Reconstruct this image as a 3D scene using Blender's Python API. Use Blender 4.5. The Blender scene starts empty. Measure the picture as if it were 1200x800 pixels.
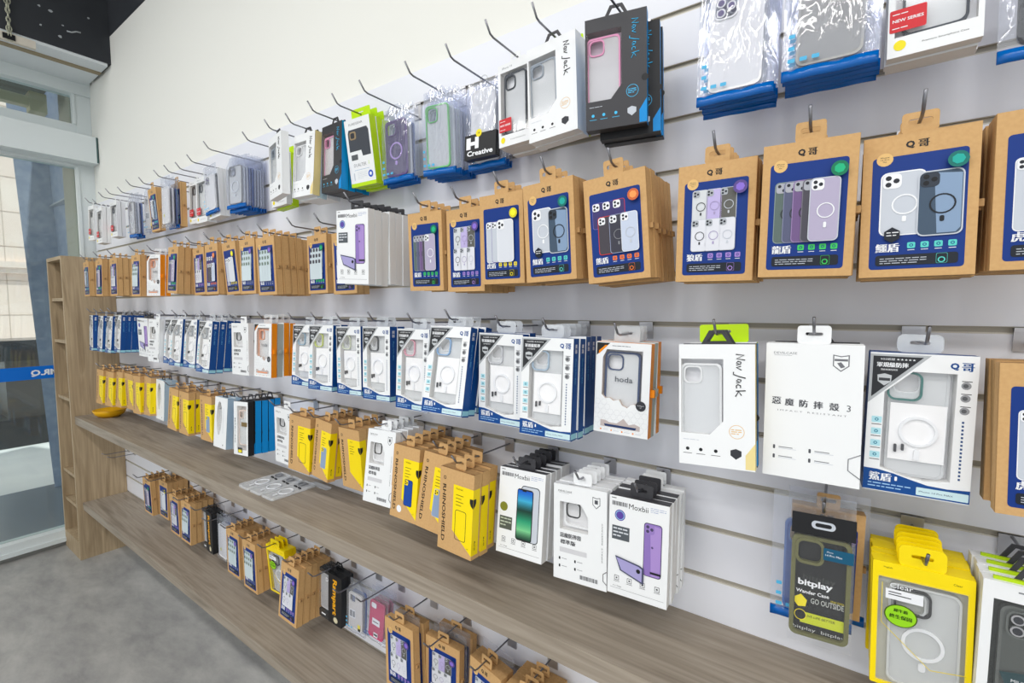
import bpy, math, random
from mathutils import Vector, Matrix
from mathutils.geometry import tessellate_polygon
random.seed(7)
C = bpy.context.scene.collection
PI = math.pi

# ------------------------------------------------------------------ materials
def lin(c):
    r = []
    for v in c[:3]:
        v = v / 255.0
        r.append(v / 12.92 if v <= 0.04045 else ((v + 0.055) / 1.055) ** 2.4)
    return (r[0], r[1], r[2], 1.0)
MATS = {}
def mat(name, rgb=(200, 200, 200), rough=0.5, metal=0.0, emit=0.0, spec=0.3):
    if name in MATS: return MATS[name]
    m = bpy.data.materials.new(name); m.use_nodes = True
    b = m.node_tree.nodes['Principled BSDF']
    b.inputs['Base Color'].default_value = lin(rgb)
    b.inputs['Roughness'].default_value = rough
    b.inputs['Metallic'].default_value = metal
    b.inputs['Specular IOR Level'].default_value = spec
    if emit:
        b.inputs['Emission Color'].default_value = lin(rgb); b.inputs['Emission Strength'].default_value = emit
    MATS[name] = m
    return m
def nodes(m): return m.node_tree.nodes, m.node_tree.links
def noisy(name, rgb, rgb2, scale=(1, 1, 1), nscale=5, rough=0.6, detail=6, lo=0.35, hi=0.65, bump=0.0, coords='Object', dist=0.0):
    if name in MATS: return MATS[name]
    m = mat(name, rgb, rough); n, l = nodes(m); b = n['Principled BSDF']
    tc = n.new('ShaderNodeTexCoord'); mp = n.new('ShaderNodeMapping'); mp.inputs['Scale'].default_value = scale
    nz = n.new('ShaderNodeTexNoise'); nz.inputs['Scale'].default_value = nscale; nz.inputs['Detail'].default_value = detail
    nz.inputs['Distortion'].default_value = dist
    cr = n.new('ShaderNodeValToRGB'); cr.color_ramp.elements[0].position = lo; cr.color_ramp.elements[1].position = hi
    cr.color_ramp.elements[0].color = lin(rgb); cr.color_ramp.elements[1].color = lin(rgb2)
    l.new(tc.outputs[coords], mp.inputs[0]); l.new(mp.outputs[0], nz.inputs['Vector']); l.new(nz.outputs['Fac'], cr.inputs[0])
    l.new(cr.outputs[0], b.inputs['Base Color'])
    if bump:
        bp = n.new('ShaderNodeBump'); bp.inputs['Strength'].default_value = bump; bp.inputs['Distance'].default_value = 0.002
        l.new(nz.outputs['Fac'], bp.inputs['Height']); l.new(bp.outputs[0], b.inputs['Normal'])
    return m
def wood(name, c1, c2, c3, axis):
    if name in MATS: return MATS[name]
    m = mat(name, c1, 0.55); n, l = nodes(m); b = n['Principled BSDF']
    tc = n.new('ShaderNodeTexCoord'); mp = n.new('ShaderNodeMapping')
    s = [9, 9, 9]; s[axis] = 0.9; mp.inputs['Scale'].default_value = s
    a = n.new('ShaderNodeTexNoise'); a.inputs['Scale'].default_value = 1.6; a.inputs['Detail'].default_value = 5; a.inputs['Distortion'].default_value = 1.6
    mp2 = n.new('ShaderNodeMapping'); s2 = [60, 60, 60]; s2[axis] = 2.0; mp2.inputs['Scale'].default_value = s2
    f = n.new('ShaderNodeTexNoise'); f.inputs['Scale'].default_value = 2.0; f.inputs['Detail'].default_value = 8
    cr = n.new('ShaderNodeValToRGB'); e = cr.color_ramp.elements
    e[0].position = 0.3; e[0].color = lin(c1); e[1].position = 0.7; e[1].color = lin(c3)
    x = e.new(0.5); x.color = lin(c2)
    mx = n.new('ShaderNodeMix'); mx.data_type = 'RGBA'; mx.blend_type = 'MULTIPLY'; mx.inputs[0].default_value = 0.5
    cr2 = n.new('ShaderNodeValToRGB'); cr2.color_ramp.elements[0].position = 0.3; cr2.color_ramp.elements[1].position = 0.6
    cr2.color_ramp.elements[0].color = (0.55, 0.52, 0.5, 1); cr2.color_ramp.elements[1].color = (1, 1, 1, 1)
    l.new(tc.outputs['Object'], mp.inputs[0]); l.new(tc.outputs['Object'], mp2.inputs[0])
    l.new(mp.outputs[0], a.inputs['Vector']); l.new(mp2.outputs[0], f.inputs['Vector'])
    l.new(a.outputs['Fac'], cr.inputs[0]); l.new(f.outputs['Fac'], cr2.inputs[0])
    l.new(cr.outputs[0], mx.inputs[6]); l.new(cr2.outputs[0], mx.inputs[7]); l.new(mx.outputs[2], b.inputs['Base Color'])
    return m
def film(name, tint=(255, 255, 255), clear=0.9, rough=0.08, bump=0.0, bscale=30, milk=(230, 235, 240), gloss=.3, g0=.045):
    """thin clear plastic: see-through, a little milk, gloss by fresnel"""
    if name in MATS: return MATS[name]
    m = bpy.data.materials.new(name); m.use_nodes = True; n, l = nodes(m); n.clear()
    out = n.new('ShaderNodeOutputMaterial'); tr = n.new('ShaderNodeBsdfTransparent'); tr.inputs[0].default_value = lin(tint)
    df = n.new('ShaderNodeBsdfDiffuse'); df.inputs[0].default_value = lin(milk)
    gl = n.new('ShaderNodeBsdfGlossy'); gl.inputs['Roughness'].default_value = rough
    m1 = n.new('ShaderNodeMixShader'); m1.inputs[0].default_value = 1 - clear
    m2 = n.new('ShaderNodeMixShader'); lw = n.new('ShaderNodeLayerWeight'); lw.inputs[0].default_value = .5
    pw = n.new('ShaderNodeMath'); pw.operation = 'POWER'; pw.inputs[1].default_value = 4
    fr = n.new('ShaderNodeMath'); fr.operation = 'MULTIPLY_ADD'; fr.inputs[1].default_value = gloss; fr.inputs[2].default_value = g0
    l.new(lw.outputs['Facing'], pw.inputs[0]); l.new(pw.outputs[0], fr.inputs[0])
    l.new(tr.outputs[0], m1.inputs[1]); l.new(df.outputs[0], m1.inputs[2])
    l.new(fr.outputs[0], m2.inputs[0]); l.new(m1.outputs[0], m2.inputs[1]); l.new(gl.outputs[0], m2.inputs[2])
    if bump:
        tc = n.new('ShaderNodeTexCoord'); nz = n.new('ShaderNodeTexNoise'); nz.inputs['Scale'].default_value = bscale; nz.inputs['Detail'].default_value = 2
        nz.inputs['Distortion'].default_value = 1.5
        mp = n.new('ShaderNodeMapping'); mp.inputs['Scale'].default_value = (1, 1, 0.35)
        bp = n.new('ShaderNodeBump'); bp.inputs['Strength'].default_value = bump; bp.inputs['Distance'].default_value = 0.006
        l.new(tc.outputs['Object'], mp.inputs[0]); l.new(mp.outputs[0], nz.inputs['Vector']); l.new(nz.outputs['Fac'], bp.inputs['Height'])
        l.new(bp.outputs[0], gl.inputs['Normal'])
    l.new(m2.outputs[0], out.inputs[0])
    MATS[name] = m
    return m
def flat(rgb, rough=0.45):
    return mat('print_%02x%02x%02x' % tuple(rgb), rgb, rough)
KRAFT = noisy('kraft_card', (206, 166, 114), (200, 159, 107), nscale=200, rough=0.75)
KRAFT_S = KRAFT
KRAFT2 = noisy('kraft_card_dark', (184, 146, 98), (170, 132, 86), nscale=120, rough=0.8)
WHITE = mat('white_card', (236, 238, 240), 0.4)
GREYW = mat('pale_grey_card', (226, 225, 224), 0.5)
BLUE = mat('print_blue', (6, 50, 128), 0.5)
QBLUE = mat('box_blue', (8, 70, 140), 0.45)
SKYB = mat('sky_blue_card', (0, 140, 214), 0.4)
YEL = mat('print_yellow', (250, 222, 6), 0.45)
ORG = mat('orange_card', (238, 140, 10), 0.45)
BLK = mat('black_print', (30, 31, 34), 0.4)
DGREY = mat('charcoal_card', (62, 62, 66), 0.4)
TEALD = mat('dark_panel', (28, 38, 52), 0.4)
CLEAR = film('clear_film', clear=0.97, rough=0.07, bump=0.1, bscale=14)
BAGM = film('bag_film', clear=0.91, rough=0.09, bump=0.7, bscale=30, tint=(250, 251, 255), g0=.075)
CASEM = film('clear_case_plastic', clear=0.62, rough=0.12, tint=(250, 251, 252), milk=(246, 248, 250))
CHROME = mat('chrome', (196, 196, 200), 0.38, .75)
STEEL = mat('steel_wire', (140, 140, 146), 0.3, 1.0)

# ------------------------------------------------------------------ geometry collector
class G:
    def __init__(s): s.v = []; s.f = []; s.m = []; s.mats = []; s.sm = []
    def mi(s, m):
        if m not in s.mats: s.mats.append(m)
        return s.mats.index(m)
    def add(s, vs, fs, m, smooth=False):
        o = len(s.v); s.v += [tuple(v) for v in vs]; k = s.mi(m)
        for f in fs: s.f.append(tuple(i + o for i in f)); s.m.append(k); s.sm.append(smooth)
    def box(s, x0, x1, y0, y1, z0, z1, m, m_side=None, m_top=None):
        vs = [(x0, y0, z0), (x1, y0, z0), (x1, y1, z0), (x0, y1, z0), (x0, y0, z1), (x1, y0, z1), (x1, y1, z1), (x0, y1, z1)]
        s.add(vs, [(0, 1, 5, 4), (2, 3, 7, 6)], m)
        s.add(vs, [(1, 2, 6, 5), (3, 0, 4, 7)], m_side or m)
        s.add(vs, [(4, 5, 6, 7), (3, 2, 1, 0)], m_top or m)
    def prism(s, pts, y0, y1, m, m_edge=None):
        n = len(pts); vs = [(x, y0, z) for x, z in pts] + [(x, y1, z) for x, z in pts]
        s.add(vs, [tuple(range(n)), tuple(range(2 * n - 1, n - 1, -1))], m)
        s.add(vs, [(i, i + n, (i + 1) % n + n, (i + 1) % n) for i in range(n)], m_edge or m)
    def frame(s, outer, inner, y0, y1, m, m_in=None):
        """plate with a hole, from y0 (front) to y1 (back)"""
        for y, rev in ((y0, False), (y1, True)):
            o = [Vector((x, z, 0)) for x, z in outer]; i = [Vector((x, z, 0)) for x, z in inner]
            tr = tessellate_polygon([o, i]); vs = [(p.x, y, p.y) for p in o + i]
            s.add(vs, [tuple(t) for t in tr], m)
        for P, mm in ((outer, m), (inner, m_in or m)):
            n = len(P); vs = [(x, y0, z) for x, z in P] + [(x, y1, z) for x, z in P]
            s.add(vs, [(k, k + n, (k + 1) % n + n, (k + 1) % n) for k in range(n)], mm)
    def tube(s, pts, r, m, seg=8, closed=False, cap=True):
        pts = [Vector(p) for p in pts]; n = len(pts); rings = []; vs = []
        prev = None
        for i, p in enumerate(pts):
            if closed: d = pts[(i + 1) % n] - pts[i - 1]
            else: d = pts[min(i + 1, n - 1)] - pts[max(i - 1, 0)]
            d.normalize()
            up = prev if prev is not None else (Vector((1, 0, 0)) if abs(d.x) < 0.9 else Vector((0, 0, 1)))
            a = (up - d * up.dot(d)); a.normalize(); prev = a; b = d.cross(a)
            for k in range(seg):
                t = 2 * PI * k / seg; vs.append(p + (a * math.cos(t) + b * math.sin(t)) * r)
        fs = []
        for i in range(n if closed else n - 1):
            for k in range(seg):
                j = (i + 1) % n; fs.append((i * seg + k, i * seg + (k + 1) % seg, j * seg + (k + 1) % seg, j * seg + k))
        if cap and not closed: fs += [tuple(range(seg - 1, -1, -1)), tuple(range((n - 1) * seg, n * seg))]
        s.add(vs, fs, m, True)
    def obj(s, name, parent=None, origin=None):
        me = bpy.data.meshes.new(name); me.from_pydata(s.v, [], s.f)
        for m in s.mats: me.materials.append(m)
        me.polygons.foreach_set('material_index', s.m); me.polygons.foreach_set('use_smooth', s.sm)
        me.update()
        o = bpy.data.objects.new(name, me); C.objects.link(o)
        if parent: o.parent = parent
        return o
def rrpts(x0, z0, x1, z1, r, n=4):
    r = min(r, (x1 - x0) / 2, (z1 - z0) / 2); P = []
    for cx, cz, a in ((x1 - r, z1 - r, 0), (x0 + r, z1 - r, 90), (x0 + r, z0 + r, 180), (x1 - r, z0 + r, 270)):
        for k in range(n + 1):
            t = math.radians(a + 90 * k / n); P.append((cx + r * math.cos(t), cz + r * math.sin(t)))
    return P[::-1]
_T = {}
def text_geo(st, bold=0.0):
    k = (st, bold)
    if k in _T: return _T[k]
    cu = bpy.data.curves.new('t', 'FONT'); cu.body = st; cu.size = 1; cu.align_x = 'CENTER'; cu.align_y = 'CENTER'
    cu.resolution_u = 2; cu.offset = bold; cu.fill_mode = 'FRONT'
    o = bpy.data.objects.new('t', cu); C.objects.link(o)
    dg = bpy.context.evaluated_depsgraph_get(); dg.update()
    me = bpy.data.meshes.new_from_object(o.evaluated_get(dg))
    vs = [(v.co.x, v.co.y) for v in me.vertices]; fs = [tuple(p.vertices) for p in me.polygons]
    bpy.data.objects.remove(o); bpy.data.curves.remove(cu); bpy.data.meshes.remove(me)
    if vs:
        xs = [v[0] for v in vs]; ys = [v[1] for v in vs]
        cx = (min(xs) + max(xs)) / 2; cy = (min(ys) + max(ys)) / 2
        vs = [(x - cx, y - cy) for x, y in vs]; W = max(xs) - min(xs); H = max(ys) - min(ys)
    else: W = H = 1
    _T[k] = (vs, fs, W, H)
    return _T[k]
EPS = 0.00022
class Art:
    """flat printing on the front face of a pack: u 0..1 from the left, v 0..1 from the top"""
    def __init__(s, g, w, h, y=0.0): s.g = g; s.w = w; s.h = h; s.y = y
    def P(s, u, v): return ((u - .5) * s.w, -v * s.h)
    def raw(s, pts, m, L):
        s.g.add([(x, s.y - EPS * L, z) for x, z in pts], [tuple(range(len(pts)))], m)
    def poly(s, uv, m, L=1): s.raw([s.P(*p) for p in uv], m, L)
    def rect(s, u0, v0, u1, v1, m, L=1): s.poly([(u0, v1), (u1, v1), (u1, v0), (u0, v0)], m, L)
    def rr(s, u0, v0, u1, v1, r, m, L=1, n=3):
        a = s.P(u0, v1); b = s.P(u1, v0); s.raw(rrpts(a[0], a[1], b[0], b[1], r, n), m, L)
    def circ(s, u, v, r, m, L=1, n=16, sx=1):
        x, z = s.P(u, v); s.raw([(x + sx * r * math.cos(2 * PI * k / n), z - r * math.sin(2 * PI * k / n)) for k in range(n)], m, L)
    def ring(s, u, v, r1, r2, m, L=1, n=20, a0=0, a1=360, sx=1):
        x, z = s.P(u, v); vs = []; fs = []
        for k in range(n + 1):
            t = math.radians(a0 + (a1 - a0) * k / n)
            for r in (r1, r2): vs.append((x + sx * r * math.cos(t), s.y - EPS * L, z + r * math.sin(t)))
        for k in range(n): fs.append((2 * k, 2 * k + 2, 2 * k + 3, 2 * k + 1))
        s.g.add(vs, fs, m)
    def text(s, st, u, v, hgt, m, L=1, rot=0, width=None, bold=0.0, side=None):
        if bold > 0 and any(ord(c_) > 0x2e80 for c_ in st):
            e_ = hgt * .045 / s.w
            for q_ in (-1, 1): s.text(st, u + q_ * e_, v, hgt, m, L + (q_ + 1) * .2, rot, width)
            return
        vs, fs, W, H = text_geo(st, bold)
        k = hgt / H; kx = k if width is None else width / W
        c, si = math.cos(math.radians(rot)), math.sin(math.radians(rot)); x0, z0 = s.P(u, v); out = []
        for x, y in vs:
            x *= kx; y *= k; out.append((x0 + x * c - y * si, s.y - EPS * L, z0 + x * si + y * c))
        s.g.add(out, fs, m)
    def lines(s, u0, v0, u1, n, dv, m, L=1, th=.006, seed=1):
        R = random.Random(seed)
        for i in range(n):
            u = u0; end = u0 + (u1 - u0) * (1 if i < n - 1 else R.uniform(.5, .9)); v = v0 + i * dv
            while u < end - .01:
                l = R.uniform(.03, .09); s.rect(u, v, min(u + l, end), v + th, m, L); u += l + .012
    def cam3(s, x, z, sz, plate, lens, L, n=3):
        r = sz * .28
        s.raw(rrpts(x, z - sz, x + sz, z, sz * .28), plate, L)
        q = [(.3, -.28), (.3, -.72), (.72, -.5)] if n == 3 else [(.3, -.28), (.72, -.72)]
        for a, b in q:
            s.raw([(x + sz * a + sz * .17 * math.cos(2 * PI * k / 8), z + sz * b - sz * .17 * math.sin(2 * PI * k / 8)) for k in range(8)], lens, L + 1)
    def phone(s, u, v, w, h, body, rim, L, plate=None, lens=None, ring=None, half=None, n=3, cam=.42):
        x, z = s.P(u, v)
        s.raw(rrpts(x, z - h, x + w, z, w * .17), rim, L)
        t = w * .035
        s.raw(rrpts(x + t, z - h + t, x + w - t, z - t, w * .15), body, L + 1)
        if half: s.raw([(x + w * .45, z - h + t * 2), (x + w * .85, z - h + t * 2), (x + w - t * 1.5, z - h + w * .2), (x + w - t * 1.5, z - w * .15), (x + w * .35, z - t * 2)], half, L + 2)
        if plate: s.cam3(x + w * .05, z - w * .05, w * cam, plate, lens or BLK, L + 3, n)
        if ring:
            U = (x + w * .55) / s.w + .5; V = -(z - h * .52) / s.h
            s.ring(U, V, w * .25, w * .29, ring, L + 4)
            s.raw(rrpts(x + w * .5, z - h * .79, x + w * .6, z - h * .7, w * .04), ring, L + 4)
def hang_tab(name, parent, w, h, m, y0=0.0, t=0.0008, hole=(0.022, 0.005), drop=0.0, r=.004, dark=False):
    g = G(); out = rrpts(-w / 2, -drop, w / 2, h, r); hz = h - .012
    inn = rrpts(-hole[0] / 2, hz - hole[1] / 2, hole[0] / 2, hz + hole[1] / 2, hole[1] / 2.2)
    g.frame(out, inn, y0, y0 + t, m, DGREY if dark else m)
    o = g.obj(name, parent); return o
def loop_tab(name, parent, w, h, m, y0):
    """plastic carrier loop: a trapezoid ring"""
    g = G(); out = [(-w / 2, 0), (-w / 2 + .012, h), (w / 2 - .012, h), (w / 2, 0)]; th = .005
    inn = [(-w / 2 + th * 1.6, th * .8), (-w / 2 + .012 + th * .8, h - th), (w / 2 - .012 - th * .8, h - th), (w / 2 - th * 1.6, th * .8)]
    g.frame(out[::-1], inn[::-1], y0, y0 + .002, m); return g.obj(name, parent)
# ------------------------------------------------------------------ phone case packs
def pack(name):
    o = bpy.data.objects.new(name, None); C.objects.link(o); return o
W_, SILV, LILA = flat((238, 240, 244)), flat((196, 202, 212)), flat((168, 156, 196))
GRY, DG, MG = flat((92, 94, 100)), flat((52, 54, 60)), flat((130, 132, 138))
LENS = flat((40, 42, 50)); GOLDC = flat((226, 186, 120)); TEAL = flat((90, 205, 196)); GREEN = flat((60, 196, 92))
PURP = flat((160, 130, 205)); ORNG = flat((236, 120, 48)); YLW = flat((240, 222, 30)); GREYI = flat((110, 118, 150))
STRIP = flat((28, 34, 44)); PALEB = flat((176, 222, 232))
HOLO = {'g': (20, 120, 84), 't': (20, 112, 104), 'p': (92, 74, 140), 'y': (222, 208, 30), 'o': (206, 104, 56)}
KV = {'croc': ('鱷盾', TEAL, 't', True), 'dragon': ('龍盾', GREEN, 'g', True), 'wolf': ('狼盾', PURP, 'p', True), 'tiger': ('虎盾', YLW, 'y', False),
      'bear': ('熊盾', ORNG, 'o', False), 'grid': ('象盾', GREYI, 'p', True), 'gridg': ('龜盾', GREEN, 'g', True)}
def kraft_pack(var):
    w, h, t = .112, .183, .0215
    R = pack('kraft_phone_case_box'); g = G()
    g.box(-w / 2, w / 2, 0, t, -h, 0, KRAFT, KRAFT_S, KRAFT2)
    # folded lid seam on the sides and top
    g.box(-w / 2 - .0003, w / 2 + .0003, t * .12, t * .17, -h, .0003, KRAFT2)
    a = Art(g, w, h); title, ic, ho, gold = KV[var]
    a.text('Q', .42, .083, .0098, BLK, 1, bold=.05); a.text('哥', .535, .083, .0098, BLK, 1, bold=.03)
    a.rr(.09, .15, .91, .945, .004, BLUE, 1)
    if gold: a.circ(.2, .165, .0085, GOLDC, 2); a.text('iPhone', .2, .15, .0016, DG, 3, width=.009); a.text('14 Pro', .2, .165, .0016, DG, 3, width=.009); a.text('Max', .2, .18, .0016, DG, 3)
    if var == 'croc':
        a.phone(.17, .26, .045, .082, SILV, W_, 2, W_, LENS, W_)
        a.phone(.50, .285, .043, .081, flat((66, 84, 104)), SILV, 8, flat((50, 58, 70)), flat((24, 26, 30)), flat((30, 34, 40)), half=flat((132, 156, 186)))
        a.poly([(.22, .68), (.29, .65), (.36, .68), (.36, .73), (.29, .76), (.22, .73)], STRIP, 14); a.lines(.24, .685, .35, 2, .02, W_, 15)
    elif var == 'dragon':
        for i, c in enumerate([(92, 108, 104), (88, 92, 120), (112, 88, 134), (76, 74, 84)]):
            a.phone(.15 + i * .1, .285, .032, .084, flat(c), flat((c[0] + 40, c[1] + 40, c[2] + 40)), 2 + i * 5, flat((170, 172, 182)), LENS, n=2, ring=DG)
        a.phone(.53, .285, .035, .084, flat((178, 170, 196)), SILV, 24, W_, LENS, W_)
    elif var in ('wolf',):
        for j, (vv, n_) in enumerate(((.2, 3), (.45, 3))):
            for i in range(3):
                c = [(210, 214, 218), (190, 178, 224), (96, 96, 92)][i] if j == 0 else (222, 224, 232)
                a.phone(.2 + i * .18, vv + .02, .024, .05, flat(c), SILV, 2 + j * 8, flat((170, 175, 182)), LENS, [DG, LILA, SILV][i])
    elif var == 'bear':
        for i in range(3): a.phone(.13 + i * .17, .24, .022, .045, flat((62, 56, 110)), flat([(120, 110, 190), (90, 90, 180), (215, 60, 60)][i]), 2, W_, LENS, cam=.6)
        for i in range(3): a.phone(.22 + i * .19, .38, .03, .066, flat([(70, 66, 74), (60, 60, 72), (196, 206, 226)][i]), flat([(220, 60, 50), (150, 160, 190), (225, 230, 240)][i]), 10 + i * 6, W_, LENS, [None, MG, SILV][i])
    elif var == 'tiger':
        for i in range(2): a.phone(.15 + i * .13, .3, .03, .084, SILV, flat((120, 100, 170)) if i else W_, 2 + i * 5, W_, LENS)
        a.phone(.42, .29, .042, .086, flat((216, 220, 228)), W_, 14, W_, LENS)
    else:
        for j in range(3):
            for i in range(4): a.phone(.16 + i * .15, .22 + j * .1, .02, .062, flat((206, 220, 226)), SILV, 2 + j * 6, flat((150, 170, 160) if var == 'grid' else (90, 90, 100)), LENS, cam=.55)
    a.circ(.82, .235, .0098, flat(HOLO[ho]), 30); a.circ(.82, .235, .0062, flat(tuple(min(255, int(c * 1.5)) for c in HOLO[ho])), 31, 7)
    a.text(title, .255, .793, .0112, W_, 3, bold=.04)
    for i in range(4):
        u = .465 + i * .115; a.rr(u - .035, .762, u + .035, .803, .0014, ic, 3); a.ring(u, .782, .0012, .002, BLUE, 4, 8); a.rect(u - .03, .813, u + .03, .817, W_, 3)
    a.rr(.15, .845, .86, .92, .003, STRIP, 3); a.lines(.19, .868, .6, 3, .016, flat((190, 196, 206)), 4, .005)
    a.phone(.68, .848, .0105, .0125, STRIP, ic, 5); a.ring(.725, .893, .0024, .0036, ic, 8, 12)
    g.obj('carton', R)
    tb = hang_tab('hang_tab', R, .036, .026, KRAFT, 0.004, t=.0012, hole=(.024, .0068))
    g2 = G(); g2.box(w / 2, w / 2 + .006, t * .3, t * .3 + .0085, -h * .55, -h * .5, KRAFT2); g2.box(w / 2 + .006, w / 2 + .0063, t * .3 + .003, t * .3 + .005, -h * .54, -h * .51, flat((110, 80, 50)))
    g2.obj('latch', R)
    return R, w, h
def shell(g, w, h, t, front, win, side, depth=None, top=None, inner=None, floor=None, rn=3):
    """a carton whose front has a window opening"""
    depth = depth or t - .002
    g.box(-w / 2, w / 2, .001, t, -h, 0, front, side, top or side)
    # front card with the opening, then the recess behind it
    A = Art(g, w, h)
    return A
def window_carton(R, w, h, t, win, front, side, inner, floor, top=None, film_m=CLEAR):
    """win: polygon in u,v. the pack front is a card with a real opening and a tray behind"""
    g = G(); a = Art(g, w, h); inn = [a.P(*p) for p in win]
    out = [(-w / 2, -h), (w / 2, -h), (w / 2, 0), (-w / 2, 0)]
    d = t - .003
    g.frame(out, inn, 0, .0008, front)
    n = len(inn)
    g.add([(x, .0008, z) for x, z in inn] + [(x, d, z) for x, z in inn], [(k, k + n, (k + 1) % n + n, (k + 1) % n) for k in range(n)], inner)
    g.add([(x, d, z) for x, z in inn], [tuple(range(n))], floor)
    vs = [(-w / 2, 0.0002, -h), (w / 2, .0002, -h), (w / 2, t, -h), (-w / 2, t, -h), (-w / 2, .0002, 0), (w / 2, .0002, 0), (w / 2, t, 0), (-w / 2, t, 0)]
    g.add(vs, [(2, 3, 7, 6)], front); g.add(vs, [(1, 2, 6, 5), (3, 0, 4, 7)], side); g.add(vs, [(4, 5, 6, 7), (3, 2, 1, 0)], top or side)
    f = G(); f.add([(x, -.0001, z) for x, z in inn], [tuple(range(n))], film_m)
    return g, a, f
def case_geo(g, x0, z1, w, h, y, body, rim, ring=None, lenses=None, t=.007, cam=True, rimw=.003):
    """a phone case seen from its back: rim, back plate, camera opening rim"""
    o = rrpts(x0, z1 - h, x0 + w, z1, w * .14, 5); i = rrpts(x0 + rimw, z1 - h + rimw, x0 + w - rimw, z1 - rimw, w * .12, 5)
    g.frame(o, i, y, y + t, rim)
    c = w * .46; ci = rrpts(x0 + w * .07, z1 - w * .07 - c, x0 + w * .07 + c, z1 - w * .07, c * .28, 4)
    if cam:
        ci2 = rrpts(x0 + w * .07 + .0022, z1 - w * .07 - c + .0022, x0 + w * .07 + c - .0022, z1 - w * .07 - .0022, c * .24, 4)
        if body: g.frame(i, ci, y + .001, y + .003, body)
        g.frame(ci, ci2, y - .001, y + .003, rim)
    elif body: g.prism(i, y + .001, y + .003, body)
    if ring:
        cx, cz = x0 + w / 2, z1 - h * .55; rr = w * .3
        k = 24
        O = [(cx + rr * math.cos(2 * PI * q / k), cz + rr * math.sin(2 * PI * q / k)) for q in range(k)]
        I = [(cx + rr * .82 * math.cos(2 * PI * q / k), cz + rr * .82 * math.sin(2 * PI * q / k)) for q in range(k)]
        g.frame(O, I, y - .0008, y + .0012, ring)
        g.prism(rrpts(cx - w * .05, cz - rr * 1.65, cx + w * .05, cz - rr * 1.15, w * .04, 3), y - .0008, y + .0012, ring)
    if lenses:
        for a_, b_ in ((.3, .3), (.3, .72), (.72, .5)):
            cx, cz = x0 + w * .07 + c * a_, z1 - w * .07 - c * b_; r = c * .19
            g.prism([(cx + r * math.cos(2 * PI * q / 14), cz + r * math.sin(2 * PI * q / 14)) for q in range(14)], y - .002, y, CHROME, CHROME)
            g.prism([(cx + r * .7 * math.cos(2 * PI * q / 14), cz + r * .7 * math.sin(2 * PI * q / 14)) for q in range(14)], y - .0025, y - .002, lenses)
def barcode(a, u0, v0, u1, v1, L=2):
    a.rect(u0, v0, u1, v1, W_, L); u = u0 + .01; R = random.Random(3)
    while u < u1 - .015:
        l = R.choice((.005, .009, .014)); a.rect(u, v0 + .004, min(u + l, u1 - .008), v1 - .004, BLK, L + 1); u += l + .008
def side_text(g, w, h, t, st, v, hgt, m, sx=None):
    """lettering running down the right side of a carton"""
    vs, fs, W, H = text_geo(st, .01); k = hgt / H; kx = k if sx is None else sx / W
    g.add([(w / 2 + .0004, t / 2 + y * k, -v * h - x * kx) for x, y in vs], fs, m)
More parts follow.
